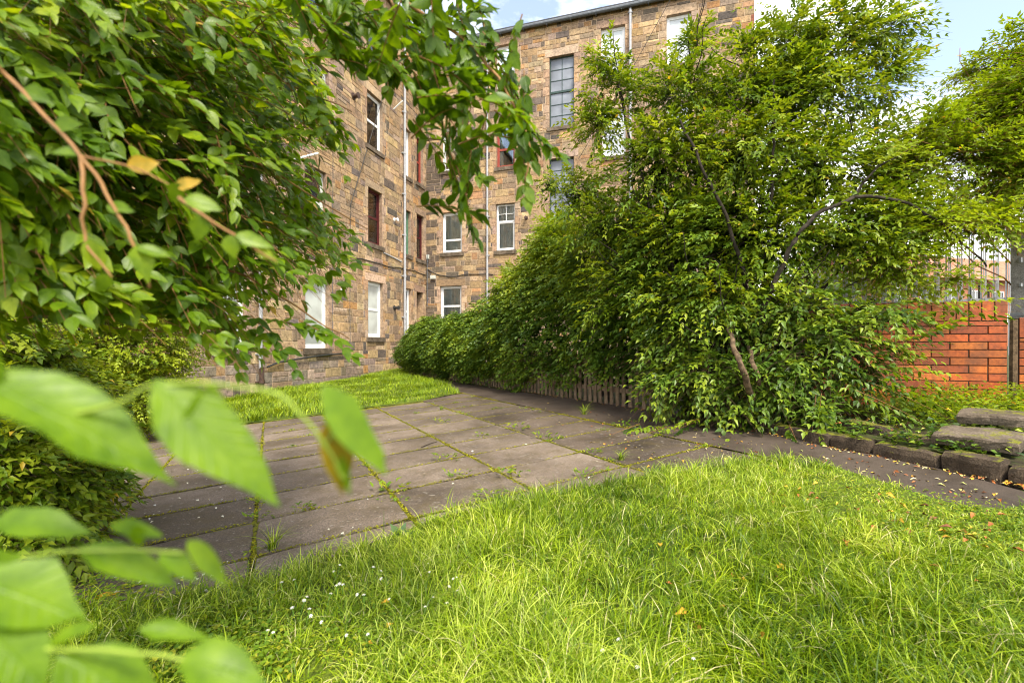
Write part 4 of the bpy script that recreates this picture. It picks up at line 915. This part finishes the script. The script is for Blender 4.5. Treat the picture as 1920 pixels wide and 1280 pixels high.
# ------------------------------------------------------------------ near tree: arching boughs entering at the upper left
def tocam(P): return unit(np.array([0, 0, CAMH])-P)
def in_region(poly, n, pad=0):
    xs, ys = [p[0] for p in poly], [p[1] for p in poly]; o = []
    while len(o) < n:
        x = rng.uniform(min(xs), max(xs), n*3); y = rng.uniform(min(ys), max(ys), n*3); k = in_poly(x, y, poly); o += list(zip(x[k], y[k]))
    return np.array(o[:n])
def spray_set(poly, n, zf, ang, leaf, nodes, length, sd=24):
    q = in_region(poly, n); Z = zf(q[:, 0], q[:, 1])*rng.uniform(.85, 1.3, n)
    T = np.stack([(q[:, 0]-CX)/FPX*Z, Z, CAMH+(HY-q[:, 1])/FPX*Z], 1)
    a = R(1)*(ang(q[:, 0], q[:, 1])+rng.normal(0, sd, n)); D = np.stack([np.cos(a), rng.normal(.05, .45, n), -np.sin(a)], 1); D = unit(D)
    ln = length*rng.uniform(.6, 1.3, n)*Z/1.2
    return T-D*ln[:, None]*.8, D, ln
near = thing('leafy_tree', 'near leafy tree whose arching boughs fill the upper left and hang down over the view', 'tree', (-1.9, 1.3, -.1))
RA = [(-90, -80), (560, -80), (600, 60), (590, 130), (600, 170), (655, 215), (640, 255), (560, 270), (545, 310), (580, 350), (640, 400), (690, 430), (650, 468), (560, 490), (510, 520), (440, 540), (470, 610), (390, 620), (350, 580), (180, 560), (-90, 590)]
ZA = lambda x, y: .98+np.clip(x, -50, 650)/640*.52
AA = lambda x, y: 28+6*np.sin(x*.01)+np.clip((y-300)/20, -12, 12)
P, D, ln = spray_set(RA, 780, ZA, AA, .055, 8, .30)
r = sprigs(P, D, ln, 8, .056, droop=.22, asp=.48, tipdown=.12, spread=.9, jit=.24)
u = unit(r[2]+.55*tocam(r[0])); rn = np.clip(r[5]*.85+.16*bnoise(r[0], 2.2, 1)+.12+.10*np.clip(r[0][:, 2]-1.35, -.6, .6), 0, .96); pick = rng.random(len(rn)); rn[pick < .008] = 1.0
leaf_mesh('foliage', r[0], r[1], u, r[3], r[4], M['near'], near, hi=True, rnd=rn)
twigmesh('twigs', P, D, ln, .35, .0022, M['twig'], near)
P, D, ln = spray_set(RA, 1400, lambda x, y: ZA(x, y)*1.75, AA, .055, 8, .22)
r = sprigs(P, D, ln, 8, .06, droop=.2, asp=.48, tipdown=.12, spread=.9, jit=.26)
leaf_mesh('foliage', r[0], r[1], r[2], r[3], r[4], M['near'], near, hi=True, rnd=np.clip(r[5]*.95, 0, .99))
twigmesh('twigs', P, D, ln, .3, .003, M['bark'], near)
# bough over the middle
RB2 = [(520, -80), (900, -80), (905, 10), (925, 70), (975, 130), (1005, 205), (1025, 262), (985, 330), (955, 310), (930, 215), (895, 190), (890, 260), (900, 330), (880, 410), (850, 345), (825, 235), (775, 165), (735, 130), (640, 85), (600, 60), (560, 20)]
AB = lambda x, y: np.where(x > 900, 50, 28+np.clip(y-60, 0, 200)*.12)
P, D, ln = spray_set(RB2, 112, lambda x, y: 1.12+0*x, AB, .06, 7, .15, 42)
P2 = np.array([P3(*p) for p in ((815, 150, 1.15), (830, 230, 1.15), (845, 300, 1.15), (940, 130, 1.1), (970, 200, 1.1), (985, 240, 1.1), (980, 250, 1.1), (905, 60, 1.1), (850, 330, 1.15), (420, 590, 1.35), (500, 600, 1.3), (560, 600, 1.3), (410, 600, 1.35), (470, 590, 1.3), (520, 130, 1.4), (500, 190, 1.4), (470, 330, 1.4), (540, 380, 1.4), (530, 400, 1.4), (450, 280, 1.4), (450, 110, 1.4), (500, 370, 1.4), (560, 170, 1.4))])
E2 = np.array([P3(*p) for p in ((835, 250, 1.15), (850, 320, 1.15), (880, 400, 1.14), (985, 215, 1.08), (1000, 285, 1.08), (1045, 275, 1.08), (985, 350, 1.08), (965, 125, 1.08), (895, 425, 1.14), (520, 625, 1.28), (600, 600, 1.28), (665, 640, 1.26), (450, 680, 1.32), (560, 670, 1.28), (655, 215, 1.4), (640, 255, 1.4), (600, 395, 1.4), (690, 425, 1.4), (665, 465, 1.4), (570, 345, 1.4), (620, 180, 1.4), (640, 410, 1.4), (650, 235, 1.4))])
P = np.concatenate([P, P2]); D = np.concatenate([D, unit(E2-P2)]); ln = np.concatenate([ln, np.linalg.norm(E2-P2, axis=1)])
r = sprigs(P, D, ln, 7, .054, droop=.25, asp=.50, tipdown=.18, spread=1.05, jit=.25)
u = unit(r[2]+.45*tocam(r[0])); leaf_mesh('foliage', r[0], r[1], u, r[3], r[4], M['near'], near, hi=True, rnd=np.clip(r[5]*.72+.05, 0, .93))
twigmesh('twigs', P, D, ln, .3, .0022, M['twig'], near)
mb = MB()
limb(mb, [P3(640, -90, 1.18), P3(760, 5, 1.14), P3(860, 68, 1.1), P3(925, 135, 1.08), P3(972, 215, 1.07), P3(992, 275, 1.06), P3(985, 340, 1.06)], .0055, .0018, .002, 7, 6, 1)
limb(mb, [P3(690, -90, 1.2), P3(760, 60, 1.18), P3(812, 150, 1.16), P3(835, 250, 1.15), P3(868, 350, 1.14), P3(885, 410, 1.14)], .004, .0015, .002, 6, 6, 2)
for i, (a, b) in enumerate((((-150, -40), (660, 210)), ((-150, 60), (690, 430)), ((-150, 150), (560, 500)), ((-150, 250), (400, 620)), ((-150, -100), (600, 60)), ((-100, 350), (330, 560)), ((200, 480), (655, 635)))):
    za, zb = .95+.05*i, 1.45; m_ = ((a[0]+b[0])/2, (a[1]+b[1])/2-50); limb(mb, [P3(*a, za), P3(*m_, (za+zb)/2), P3(*b, zb)], .007, .0015, .006, 6, 8, i)
limb(mb, [np.array([-1.9, 1.3, -.15]), np.array([-1.85, 1.25, 1.1]), np.array([-1.7, 1.15, 2.2]), np.array([-1.2, 1.1, 2.9])], .09, .03, .02, 12, 7, 1)
limb(mb, [np.array([-1.7, 1.15, 2.2]), np.array([-.9, 1.15, 2.45]), P3(640, -90, 1.18)], .03, .006, .01, 9, 7, 1)
limb(mb, [np.array([-1.85, 1.25, 1.4]), P3(-150, 150, 1.1)], .03, .008, .01, 9, 7, 1); limb(mb, [np.array([-1.8, 1.2, 1.9]), P3(-150, -40, 1.0)], .03, .007, .01, 9, 7, 1)
mb.build('branches', M['twig'], near, smooth=True)
# the closest twig, out of focus
nt_ = near
mb = MB(); limb(mb, [np.array([-1.72, 1.16, 2.0]), np.array([-1.1, .8, 1.8]), P3(-60, 70, .56), P3(20, 150, .55), P3(152, 292, .55), P3(215, 390, .55), P3(252, 460, .55), P3(280, 540, .56)], .0030, .0016, .001, 8, 6, 1)
limb(mb, [P3(152, 292, .55), P3(158, 370, .54), P3(160, 450, .54), P3(210, 520, .54)], .0026, .0012, .001, 7, 6, 2); limb(mb, [P3(152, 292, .55), P3(240, 312, .56), P3(330, 350, .58)], .0016, .001, .001, 6, 5, 3)
limb(mb, [P3(335, 370, .52), P3(420, 430, .52), P3(520, 490, .53)], .0020, .0010, .001, 7, 5, 3)
mb.build('closest_twig', M['twig'], nt_, smooth=True)
def screen_leaves(root, specs, mtl, sep=True):
    for (bx, by, tx, ty, wpx, Z, dz, rn_, tilt) in specs:
        if root is nt_: tx, ty, wpx = bx+(tx-bx)*.74, by+(ty-by)*.74, wpx*.74
        b, t = P3(bx, by, Z), P3(tx, ty, Z+dz); d = t-b; L_ = np.linalg.norm(d)
        U = unit(tocam(b)+np.array([.0, 0, tilt])+rng.normal(0, .08, 3))
        leaf_mesh('leaf', b[None], d[None], U[None], np.array([L_]), np.array([wpx/FPX*Z]), mtl, root, hi=True, rnd=np.array([rn_]), curl=1.0, bend=.03)
screen_leaves(nt_, [(150, 440, 80, 485, 55, .54, 0, .7, .9), (165, 450, 200, 530, 50, .54, .01, .8, .6), (152, 292, 60, 270, 40, .55, 0, .6, .5), (240, 312, 318, 300, 45, .56, .01, 1., .2), (330, 350, 390, 335, 34, .58, 0, 1., .4), (340, 345, 310, 390, 40, .58, 0, .55, .4),
    (255, 460, 290, 550, 50, .55, .0, .75, .8), (255, 465, 340, 480, 38, .55, .01, .6, 1.0), (345, 375, 440, 395, 55, .52, .01, .7, .5), (380, 405, 360, 470, 45, .52, 0, .6, .6), (430, 440, 445, 500, 40, .52, 0, .7, .5), (440, 440, 540, 470, 40, .52, .01, .75, .5), (480, 465, 535, 500, 30, .53, 0, .85, .5), (200, 385, 265, 400, 36, .55, 0, .5, .4), (205, 515, 170, 560, 36, .54, 0, .6, .4), (100, 235, 170, 230, 40, .55, 0, .5, .4), (40, 170, 110, 190, 50, .55, 0, .45, .4)], M['near'])
# out of focus shoots right before the camera
SH = thing('foreground_shoot', 'upper of the blurred fresh green shoots, with four big pointed leaves across the paving', 'shoot', tuple(P3(-80, 700, .26)))
screen_leaves(SH, [(-60, 705, 345, 872, 135, .25, .02, .35, .7), (285, 715, 535, 935, 125, .26, .0, .45, .4), (400, 722, 352, 880, 70, .27, -.01, .55, -.2), (605, 722, 724, 895, 72, .27, .0, .3, .5), (628, 768, 640, 935, 64, .275, .0, .99, .0), (640, 850, 652, 938, 18, .275, 0, .5, .3), (-20, 640, -60, 800, 60, .25, 0, .2, .3)], M['shoot'])
mb = MB(); limb(mb, [np.array([-.62, .42, -.05]), np.array([-.58, .38, .7]), np.array([-.45, .30, 1.10]), P3(-80, 745, .262), P3(120, 775, .265), P3(230, 752, .265), P3(290, 722, .262), P3(420, 722, .265), P3(530, 745, .268), P3(610, 835, .272), P3(645, 900, .275)], .0018, .0009, .0004, 7, 6, 1)
limb(mb, [P3(610, 835, .272), P3(630, 790, .274), P3(606, 724, .27)], .0008, .0006, .0003, 6, 5, 2); mb.build('stem', M['greenstem'], SH, smooth=True)
S2 = thing('foreground_shoot', 'middle blurred green shoot reaching right over the dark paving below the big leaves', 'shoot', tuple(P3(-80, 1050, .3)))
screen_leaves(S2, [(-10, 975, 168, 985, 66, .31, .01, .2, .8), (150, 1030, 338, 1085, 62, .30, .01, .3, .6), (300, 1036, 375, 1082, 40, .30, .0, .25, .5), (352, 1012, 432, 1098, 34, .30, .0, .8, .3), (205, 985, 305, 998, 34, .31, .01, .3, .6), (40, 1040, -60, 1130, 80, .29, 0, .2, .5), (-60, 1085, 165, 1150, 130, .27, .01, .3, .7), (250, 985, 268, 1030, 24, .31, .01, .3, .3)], M['shoot'])
mb = MB(); limb(mb, [np.array([-.66, .46, -.05]), np.array([-.60, .40, .6]), np.array([-.48, .33, .98]), P3(-80, 1045, .30), P3(60, 1040, .30), P3(180, 1030, .30), P3(345, 1036, .30)], .0015, .0008, .0004, 7, 6, 1); mb.build('stem', M['greenstem'], S2, smooth=True)
S3 = thing('foreground_shoot', 'lowest blurred green shoot with broad leaves at the bottom left corner', 'shoot', tuple(P3(-80, 1215, .27)))
screen_leaves(S3, [(110, 1225, 320, 1330, 120, .27, .01, .3, .7), (340, 1235, 500, 1262, 90, .27, .0, .4, .5), (262, 1178, 402, 1186, 36, .28, .01, .35, .7), (-60, 1150, 100, 1290, 120, .26, 0, .15, .5), (95, 1205, 175, 1165, 30, .27, 0, .5, .4)], M['shoot'])
mb = MB(); limb(mb, [np.array([-.60, .38, -.05]), np.array([-.54, .33, .6]), np.array([-.42, .29, .93]), P3(-80, 1212, .27), P3(100, 1216, .27), P3(250, 1222, .27), P3(345, 1236, .27)], .0022, .0010, .0004, 7, 6, 1); mb.build('stem', M['greenstem'], S3, smooth=True)

# ------------------------------------------------------------------ grass, weeds, flowers, litter
def blades(name, X, Y, H, Wd, az, bend, mtl, zoff=0, rnd=None):
    n = len(X); K = 5; hx, hy = np.cos(az), np.sin(az); V = np.zeros((n, K, 2, 3)); zg = gz(X, Y)+zoff
    tw = rng.uniform(-1, 1, n); sx, sy = -hy*np.cos(tw)+hx*np.sin(tw), hx*np.cos(tw)+hy*np.sin(tw)
    for k in range(K):
        t = k/(K-1); ho = bend*H*t**1.8; ve = H*(t-.42*np.clip(bend, 0, 1.6)*t**2.6)
        w_ = Wd*.5*(1-.15*t)*(1-t**2.5)+.0002
        for j, s in enumerate((-1, 1)):
            V[:, k, j, 0] = X+hx*ho+sx*s*w_; V[:, k, j, 1] = Y+hy*ho+sy*s*w_; V[:, k, j, 2] = zg+ve
    F = np.array([[2*k, 2*k+1, 2*k+3, 2*k+2] for k in range(K-1)])[None]+(np.arange(n)*K*2)[:, None, None]
    if rnd is None: rnd = rng.random(n)
    return fast(name, V.reshape(-1, 3), F.reshape(-1, 4), mtl, None, {'rnd': ('POINT', 'FLOAT', np.repeat(rnd, K*2))}, smooth=True)
def scatter(poly, n, zpow=1.0, tuft=.5, tr=.03, inset=None):
    xs = np.array([p[0] for p in poly]); ys = np.array([p[1] for p in poly]); o = np.zeros((0, 2))
    while len(o) < n:
        m = n*2; x = rng.uniform(xs.min(), xs.max(), m); y = rng.uniform(ys.min(), ys.max(), m)
        k = in_poly(x, y, poly) & (np.abs(x) < y*1.2+.35) & (rng.random(m) < np.clip((1.3/np.maximum(y, 1.0))**zpow, .05, 1)); o = np.concatenate([o, np.stack([x[k], y[k]], 1)])
    o = o[:n]; nt2 = int(n*tuft); cen = o[:max(1, nt2//28)]; idx = rng.integers(0, len(cen), nt2)
    dd = rng.normal(0, tr, (nt2, 2)); o[-nt2:] = cen[idx]+dd; scatter.az = np.full(n, np.nan); scatter.az[-nt2:] = np.arctan2(dd[:, 1], dd[:, 0]); return o
def flow(x, y): return 2.2*np.sin(x*1.7+y*.9)+1.8*np.cos(y*2.3-x*.8)+1.2*np.sin(x*4.1-y*3.3)
q = scatter(LAWN, 98000, .9, .72, .022); q = q+rng.normal(0, .022, q.shape); X, Y = q[:, 0], q[:, 1]; AZ = flow(X, Y)*.6+rng.normal(0, 1.1, len(X)); AZ = np.where(np.isnan(scatter.az), AZ, scatter.az+.5*np.sin(flow(X, Y)))
kd = np.array([G(1640, 905)[0], G(1640, 905)[1]]); short = np.exp(-((X-kd[0]-.1)**2+(Y-kd[1]+.35)**2*1.4)/.9); patchn = .5+.5*np.sin(X*3.7+1)*np.cos(Y*4.3+X)
H = (.045+.085*rng.random(len(X))**1.4+.04*patchn)*(1-.74*short); tall = rng.random(len(X)) < .04; H[tall] *= 1.5
left = np.clip((-.35-X)/.5, 0, 1)*np.clip((2.4-Y), 0, 1); H *= 1-.5*left
rn = np.clip(rng.random(len(X))*.75+.13+.14*np.sin(X*2.1+Y*1.3)+.08*patchn, 0, .93); cl = bnoise(np.stack([X*2.6, Y*2.6, X*0], 1), 1.5, 4); H *= np.clip(1+.45*cl, .5, 1.6); rn = np.clip(rn*rng.choice([.35, .8, 1.05, 1.3], len(X))+.08*cl, 0, .93); st = rng.random(len(X)) < .03; rn[st] = 1
g = blades('grass', X, Y, H, rng.uniform(.0028, .0056, len(X)), AZ, rng.uniform(.2, 1.5, len(X)), M['grass'], .015, rn)
tag(g, 'long bright green lawn grass in the foreground', 'grass', kind='stuff')
q = scatter(PATCH, 42000, 0, .5, .05); k = in_poly(q[:, 0], q[:, 1], PATCH); q = q[k]; X, Y = q[:, 0], q[:, 1]
H = (.07+.10*rng.random(len(X)))*np.clip(.55+.65*(.5+.5*np.sin(X*1.3+Y*.7+1.4)), .4, 1.3)
g = blades('grass', X, Y, H, rng.uniform(.006, .011, len(X)), flow(X, Y)+rng.normal(0, 1, len(X)), rng.uniform(.2, 1.1, len(X)), M['grass'], .01, np.clip(rng.random(len(X))*.8+.06, 0, .95))
tag(g, 'green grass patch between the paving and the left wing of the building', 'grass', kind='stuff')
def ground_leaves(name, q, size, mtl, label, cat, dz=.02, up=.6, kind='stuff', hmax=.05, n_per=1, rnd=None, asp=.6):
    n = len(q); P = np.stack([q[:, 0], q[:, 1], gz(q[:, 0], q[:, 1])+dz+rng.random(n)*hmax], 1); a = rng.uniform(0, 6.28, n)
    D = np.stack([np.cos(a), np.sin(a), rng.uniform(-.1, up, n)], 1); s = size*rng.uniform(.6, 1.4, n)
    o = leaf_mesh(name, P, D, np.tile([0, 0, 1.], (n, 1))+rng.normal(0, .35, (n, 3)), s, s*asp, mtl, None, rnd=rnd)
    return tag(o, label, cat, kind=kind) if label else o
def px_scatter(poly, n): q = in_region(poly, n); return np.array([G(a, b)[:2] for a, b in q])
GC = [(-60, 1075), (180, 1085), (330, 1125), (480, 1105), (520, 1150), (560, 1290), (-60, 1290)]
gc = px_scatter(GC, 5200); ground_leaves('ground_cover', gc, .020, M['weed'], 'low creeping clover and weeds at the bottom left beside the paving', 'ground cover', .02, .6, hmax=.045, asp=.8)
gc = np.concatenate([px_scatter([(480, 1110), (900, 990), (1200, 915), (1300, 1000), (900, 1280), (500, 1280)], 3200), px_scatter([(1400, 870), (1700, 925), (1920, 970), (1920, 1060), (1500, 1000), (1350, 930)], 3600)])
ground_leaves('clover', gc, .014, M['weed'], 'small clover leaves and moss among the lawn grass', 'clover', .02, .5, hmax=.05, asp=.8)
BEDW = [G(1560, 800)[:2]+[.35, .35], G(1700, 835)[:2]+[.35, .25], G(1900, 850)[:2]+[.5, .3], np.array([4.6, 2.6]), np.array([6.6, 3.6]), np.array([5.45, 4.85]), np.array([4.2, 5.1])]
q = scatter(BEDW, 5600, 0, .6, .07); ground_leaves('weed_patch', q, .040, M['bright'], 'bushy bright green weeds growing before the brick wall', 'weeds', .08, .9, hmax=.26, asp=.45)
q = scatter([p for p in BED], 3400, 0, .7, .06); ground_leaves('ivy_ground_cover', q, .045, M['hedgeleaf'], 'dark leafy ground cover on the soil behind the kerb stones', 'ground cover', .10, .6, hmax=.09, asp=.7)
# moss and seedlings along the joints
pts = []
for ci in range(-6, 3):
    n = 4600; b = rng.uniform(-1.4, 9.4, n); sg_ = .007+.016*np.clip(np.sin(b*3.1+ci*2)+np.sin(b*7.7+ci), 0, 2)/2; a = np.full(n, ci*CW+(.12 if ci == 2 else 0))+rng.normal(0, 1, n)*sg_; pts.append(np.array([lat(x, y) for x, y in zip(a, b)]))
for ri in range(-2, 15):
    n = 3400; a = rng.uniform(-6, 2.0, n); sg_ = .005+.015*np.clip(np.sin(a*3.7+ri*2.2)+np.sin(a*8.3+ri), 0, 2)/2; pts.append(np.array([lat(x, ri*RW+random.gauss(0, 1)*q_) for x, q_ in zip(a, sg_)]))
q = np.concatenate(pts); m_ = bnoise(np.stack([q[:, 0]*2, q[:, 1]*2, q[:, 0]*0], 1), 1.6, 2) > -.40+.6*rng.random(len(q))-.3
q = q[m_ & ~in_poly(q[:, 0], q[:, 1], PATCH) & ~in_poly(q[:, 0], q[:, 1], LAWN)]
ground_leaves('joint_moss', q, .012, M['moss'], 'yellow green moss and seedlings filling the joints of the paving', 'moss', -.006, .9, hmax=.012, asp=.7, rnd=np.clip(.25+.75*rng.random(len(q)), 0, 1))
TU = [(1095, 777, .12, 1, 'spiky grass tuft in the joint nearest the picket fence'), (1173, 800, .07, 0, 'leafy weed in the far joint just right of the spiky grass tuft'), (970, 804, .07, 0, 'clumped weed on the crossing where four slabs meet in mid paving'), (1022, 822, .07, 0, 'bushy little weed right of the mid paving crossing'),
      (900, 818, .05, 0, 'small flat weed midway along a slab joint left of the bushy weed'), (826, 792, .06, 0, 'upright little weed standing alone in a far slab joint'), (838, 862, .06, 0, 'two lobed weed on the joint below the dark twig'), (955, 892, .07, 0, 'bigger weed spilling over the joint before the lawn'), (862, 893, .06, 0, 'weed with a pale seed head on a middle joint'),
      (920, 932, .06, 0, 'flat grey green weed on the slab joint next to the long grass'), (735, 918, .07, 0, 'seedling weed with pale flowers at a joint crossing'), (487, 944, .05, 0, 'star shaped rosette weed in the left long joint'), (487, 970, .05, 0, 'yellowish moss tuft just below the star shaped rosette'), (565, 956, .05, 0, 'fresh green moss tuft in the joint left of centre'),
      (510, 1030, .10, 1, 'straggly pale grass tuft at the left joint crossing'), (1250, 882, .06, 1, 'thin grass tuft beside the lawn edge'), (1164, 863, .07, 1, 'mossy grass clump where the wide joints cross near the lawn'), (1110, 850, .05, 0, 'small tufted weed left of the mossy clump'), (1100, 892, .05, 0, 'small upright weed on the joint before the lawn corner'), (828, 768, .05, 1, 'tiny grass tuft on the joint by the far grass patch'),
      (1240, 815, .05, 0, 'small weed among yellow leaves on the damp far joint')]
for (px, py, s, gr, lab) in TU:
    s *= 1.75
    c = G(px, py); t = thing('weed', lab, 'weed', tuple(c), 'weeds in the paving joints')
    if gr:
        n = 46; a = rng.uniform(0, 6.28, n); o = blades('leaves', c[0]+rng.normal(0, .012, n), c[1]+rng.normal(0, .012, n), s*rng.uniform(.5, 1.2, n), rng.uniform(.003, .006, n), a, rng.uniform(.4, 1.3, n), M['grass']); o.parent = t; o.matrix_parent_inverse = t.matrix_world.inverted(); o.location = -t.location
    else:
        n = 26; a = rng.uniform(0, 6.28, n); rr = rng.random(n)**.5*s*.8; sc_ = np.stack([np.cos(a+.8)*rr*(1.5), np.sin(a+.8)*rr*.7], 1)
        P = np.stack([c[0]+sc_[:, 0], c[1]+sc_[:, 1], c[2]+rng.uniform(0, s*.45, n)], 1); D = np.stack([np.cos(a), np.sin(a), rng.uniform(.1, 1.1, n)], 1)
        leaf_mesh('leaves', P, D, np.tile([0, 0, 1.], (n, 1)), s*rng.uniform(.3, .6, n), s*rng.uniform(.14, .25, n), M['weed'], t, hi=False)
c = G(752, 1012); t = thing('dock_plant', 'bluish broad dock leaf at the lawn edge near the slab joint', 'weed', tuple(c)); n = 5
leaf_mesh('leaves', np.tile(c+[0, 0, .02], (n, 1)), np.array([[-.6, -.1, .8], [.1, .2, 1], [.8, -.1, .5], [-.2, -.5, .5], [.9, .2, .2]]), np.tile([0., -1, .3], (n, 1)), np.array([.10, .08, .09, .07, .08]), np.array([.045, .04, .035, .03, .03]), leaf_mat('dock_leaf', [(0, (.10, .17, .08)), (1, (.16, .25, .10))], .25, .5, .4), t, hi=True)
m = MB(); a, b = G(790, 839), G(820, 828); limb(m, [a+[0, 0, .006], (a+b)/2+[0, 0, .009], b+[0, 0, .006]], .005, .003, .001, 6, 5, 1); tag(m.build('fallen_twig', M['barkdark']), 'single dark twig lying across a slab in the middle of the paving', 'twig')
cl_ = []
for _ in range(95):
    if random.random() < .55: c = lat(random.randint(-5, 2)*CW, random.uniform(-1, 9))
    else: c = lat(random.uniform(-5, 2), random.randint(-1, 14)*RW)
    r_ = random.uniform(.012, .045); cl_.append(c+rng.normal(0, 1, (random.randint(8, 22), 2))*[r_*1.6, r_*.7])
q = np.concatenate(cl_); q = q[~in_poly(q[:, 0], q[:, 1], PATCH) & ~in_poly(q[:, 0], q[:, 1], LAWN)]
ground_leaves('joint_weeds', q, .026, M['weed'], 'tiny green weeds dotted along the joints between the slabs', 'weeds', .0, 1.1, hmax=.018, asp=.5)
# flowers
fm = MB()
for k in range(6):
    a = k*math.pi/3; a2 = a+.42; fm.add([(0, 0, .001), (.0042*math.cos(a-.35), .0042*math.sin(a-.35), .003), (.0062*math.cos(a), .0062*math.sin(a), .001), (.0042*math.cos(a+.35), .0042*math.sin(a+.35), .003)], [(0, 1, 2, 3)], (.82, .80, .76, 1))
for k in range(5): a = k*1.2566; fm.add([(0, 0, .0055), (.003*math.cos(a), .003*math.sin(a), .0030), (.003*math.cos(a+1.26), .003*math.sin(a+1.26), .0030)], [(0, 1, 2)], (.75, .68, .45, 1))
fm.tube([(0, 0, 0), (.003, .002, -.05), (0, .004, -.10)], .0009, 5, (.12, .25, .03, 1))
fl0 = fm.build('clover_flower', M['flower']); fme = fl0.data
fp = [(528, 1085), (552, 1080), (575, 1115), (570, 1122), (548, 1137), (580, 1140), (583, 1153), (603, 1166), (690, 1192), (502, 1183), (636, 1088), (643, 1090), (631, 1092), (700, 1055), (715, 1078), (730, 1120), (803, 1048), (805, 1065), (850, 1079), (856, 1077), (842, 1095), (858, 1104), (797, 1136), (812, 1117), (838, 1129), (670, 1110), (682, 1112), (626, 1063), (637, 1050), (714, 1063), (620, 1109), (650, 1193), (512, 1187), (1130, 1228), (1195, 1262), (1160, 1205), (1300, 1245)]
for i, (x, y) in enumerate(fp):
    o = fl0 if i == 0 else fl0.copy()
    if i: COL.objects.link(o)
    yy = y+46; p = G(x, yy); zt = p[2]+.095; o.location = (p[0], p[1], zt); o.scale = (random.uniform(1.1, 1.6),)*3; o.rotation_euler = (random.uniform(-.4, .4)+.3, random.uniform(-.4, .4), random.uniform(0, 6))
    tag(o, 'small white clover flower standing in the near lawn grass', 'flower', 'small white flowers in the near lawn')
# leaf litter and fallen petals
LC = [((.55, .42, .12), 4), ((.60, .50, .28), 3), ((.38, .12, .03), 3), ((.22, .09, .04), 3), ((.62, .33, .03), 3), ((.45, .48, .14), 2)]
def litter(q, size, name, label, cat, cols, dz=.006, asp=.45):
    n = len(q); a = rng.uniform(0, 6.28, n); P = np.stack([q[:, 0], q[:, 1], gz(q[:, 0], q[:, 1])+dz+rng.random(n)*.008], 1)
    D = np.stack([np.cos(a), np.sin(a), rng.normal(0, .15, n)], 1); s = size*rng.uniform(.5, 1.35, n); T = LO; k = 5
    U = np.tile([0, 0, 1.], (n, 1))+rng.normal(0, .25, (n, 3)); D = unit(D); S = unit(np.cross(U, D)); Nn = np.cross(D, S)
    V = P[:, None]+T['v'][None, :, 0, None]*D[:, None]*s[:, None, None]+T['v'][None, :, 1, None]*S[:, None]*(s*asp)[:, None, None]+T['v'][None, :, 2, None]*Nn[:, None]*s[:, None, None]*1.4
    V = V.reshape(-1, 3); F = (T['f'][None]+(np.arange(n)*k)[:, None, None]).reshape(-1, 3)
    cc = np.array(random.choices([c for c, _ in cols], [w_ for _, w_ in cols], k=n))*rng.uniform(.7, 1.2, (n, 1)); cc = np.concatenate([np.clip(cc, 0, .9), np.ones((n, 1))], 1)
    o = fast(name, V, F, M['litter'], None, {'col': ('FACE', 'FLOAT_COLOR', np.repeat(cc, 4, 0))}); return tag(o, label, cat, kind='stuff')
kq = [G(*KP[i])[:2]+(G(*KP[i+1])[:2]-G(*KP[i])[:2])*t+rng.normal(0, .022, 2)-[.035, .02] for i in range(5) for t in rng.random(46)]
fq = [f0[:2]+fd*s-fn*abs(rng.normal(.02, .07)) for s in rng.uniform(0, FL+.4, 420)]
pq = list(px_scatter([(900, 735), (1240, 790), (1420, 830), (1640, 880), (1900, 940), (1700, 930), (1480, 862), (1230, 880), (1150, 850), (1000, 780)], 170)) + list(px_scatter([(1380, 805), (1560, 850), (1880, 920), (1880, 945), (1560, 870)], 45))
litter(np.array(kq+fq+pq), .034, 'fallen_leaves', 'yellow and brown fallen leaves on the damp path along kerb and fence', 'leaf litter', LC)
bq = px_scatter([(1425, 790), (1560, 820), (1760, 850), (1890, 880), (1860, 840), (1600, 800)], 120); litter(bq, .04, 'fallen_leaves', 'brown fallen leaves lying among the kerb stones', 'leaf litter', LC, dz=.13)
lq = np.concatenate([px_scatter([(1450, 900), (1900, 985), (1900, 1060), (1400, 960)], 60), px_scatter([(480, 1110), (1300, 930), (1900, 1000), (1900, 1270), (480, 1270)], 30)]); litter(lq, .05, 'fallen_leaves', 'brown and orange fallen leaves caught in the lawn', 'leaf litter', LC[2:5], dz=.05)
wq = np.concatenate([px_scatter([(220, 870), (470, 860), (480, 960), (230, 1010)], 42), px_scatter([(180, 1060), (420, 1040), (460, 1120), (180, 1140)], 44), px_scatter([(700, 800), (1300, 850), (1000, 940), (520, 1060)], 22)]); litter(wq, .024, 'fallen_petals', 'cream petals and pale leaf bits scattered on the slabs', 'petals', [((.72, .68, .52), 5), ((.75, .74, .68), 3), ((.6, .45, .15), 1)], asp=.7)
for (x, y, ang, c_, lab) in ((200, 1118, .5, 'yellow', 'curled orange yellow fallen leaf at the left edge of the paving'), (282, 1141, .3, 'orange', 'narrow orange fallen leaf on the dark soil at the bottom left'), (328, 1146, .9, 'yellow', 'bright yellow fallen leaf touching a grass blade at the bottom left')):
    p = G(x-25, y+8)+[0, 0, .012]; d = G(x+25, y-6)+[0, 0, .016]-p; n = 1; L_ = np.linalg.norm(d)
    o = leaf_mesh('fallen_leaf', p[None], d[None], np.array([[.1, -.4, 1.]]), np.array([L_]), np.array([L_*.34]), leaf_mat('fallen_leaf_'+c_, [(0, (.60, .30, .02)), (1, (.65, .36, .03))], .2, .5, .3), None, hi=True); tag(o, lab, 'fallen leaf', 'big yellow fallen leaves at the bottom left')
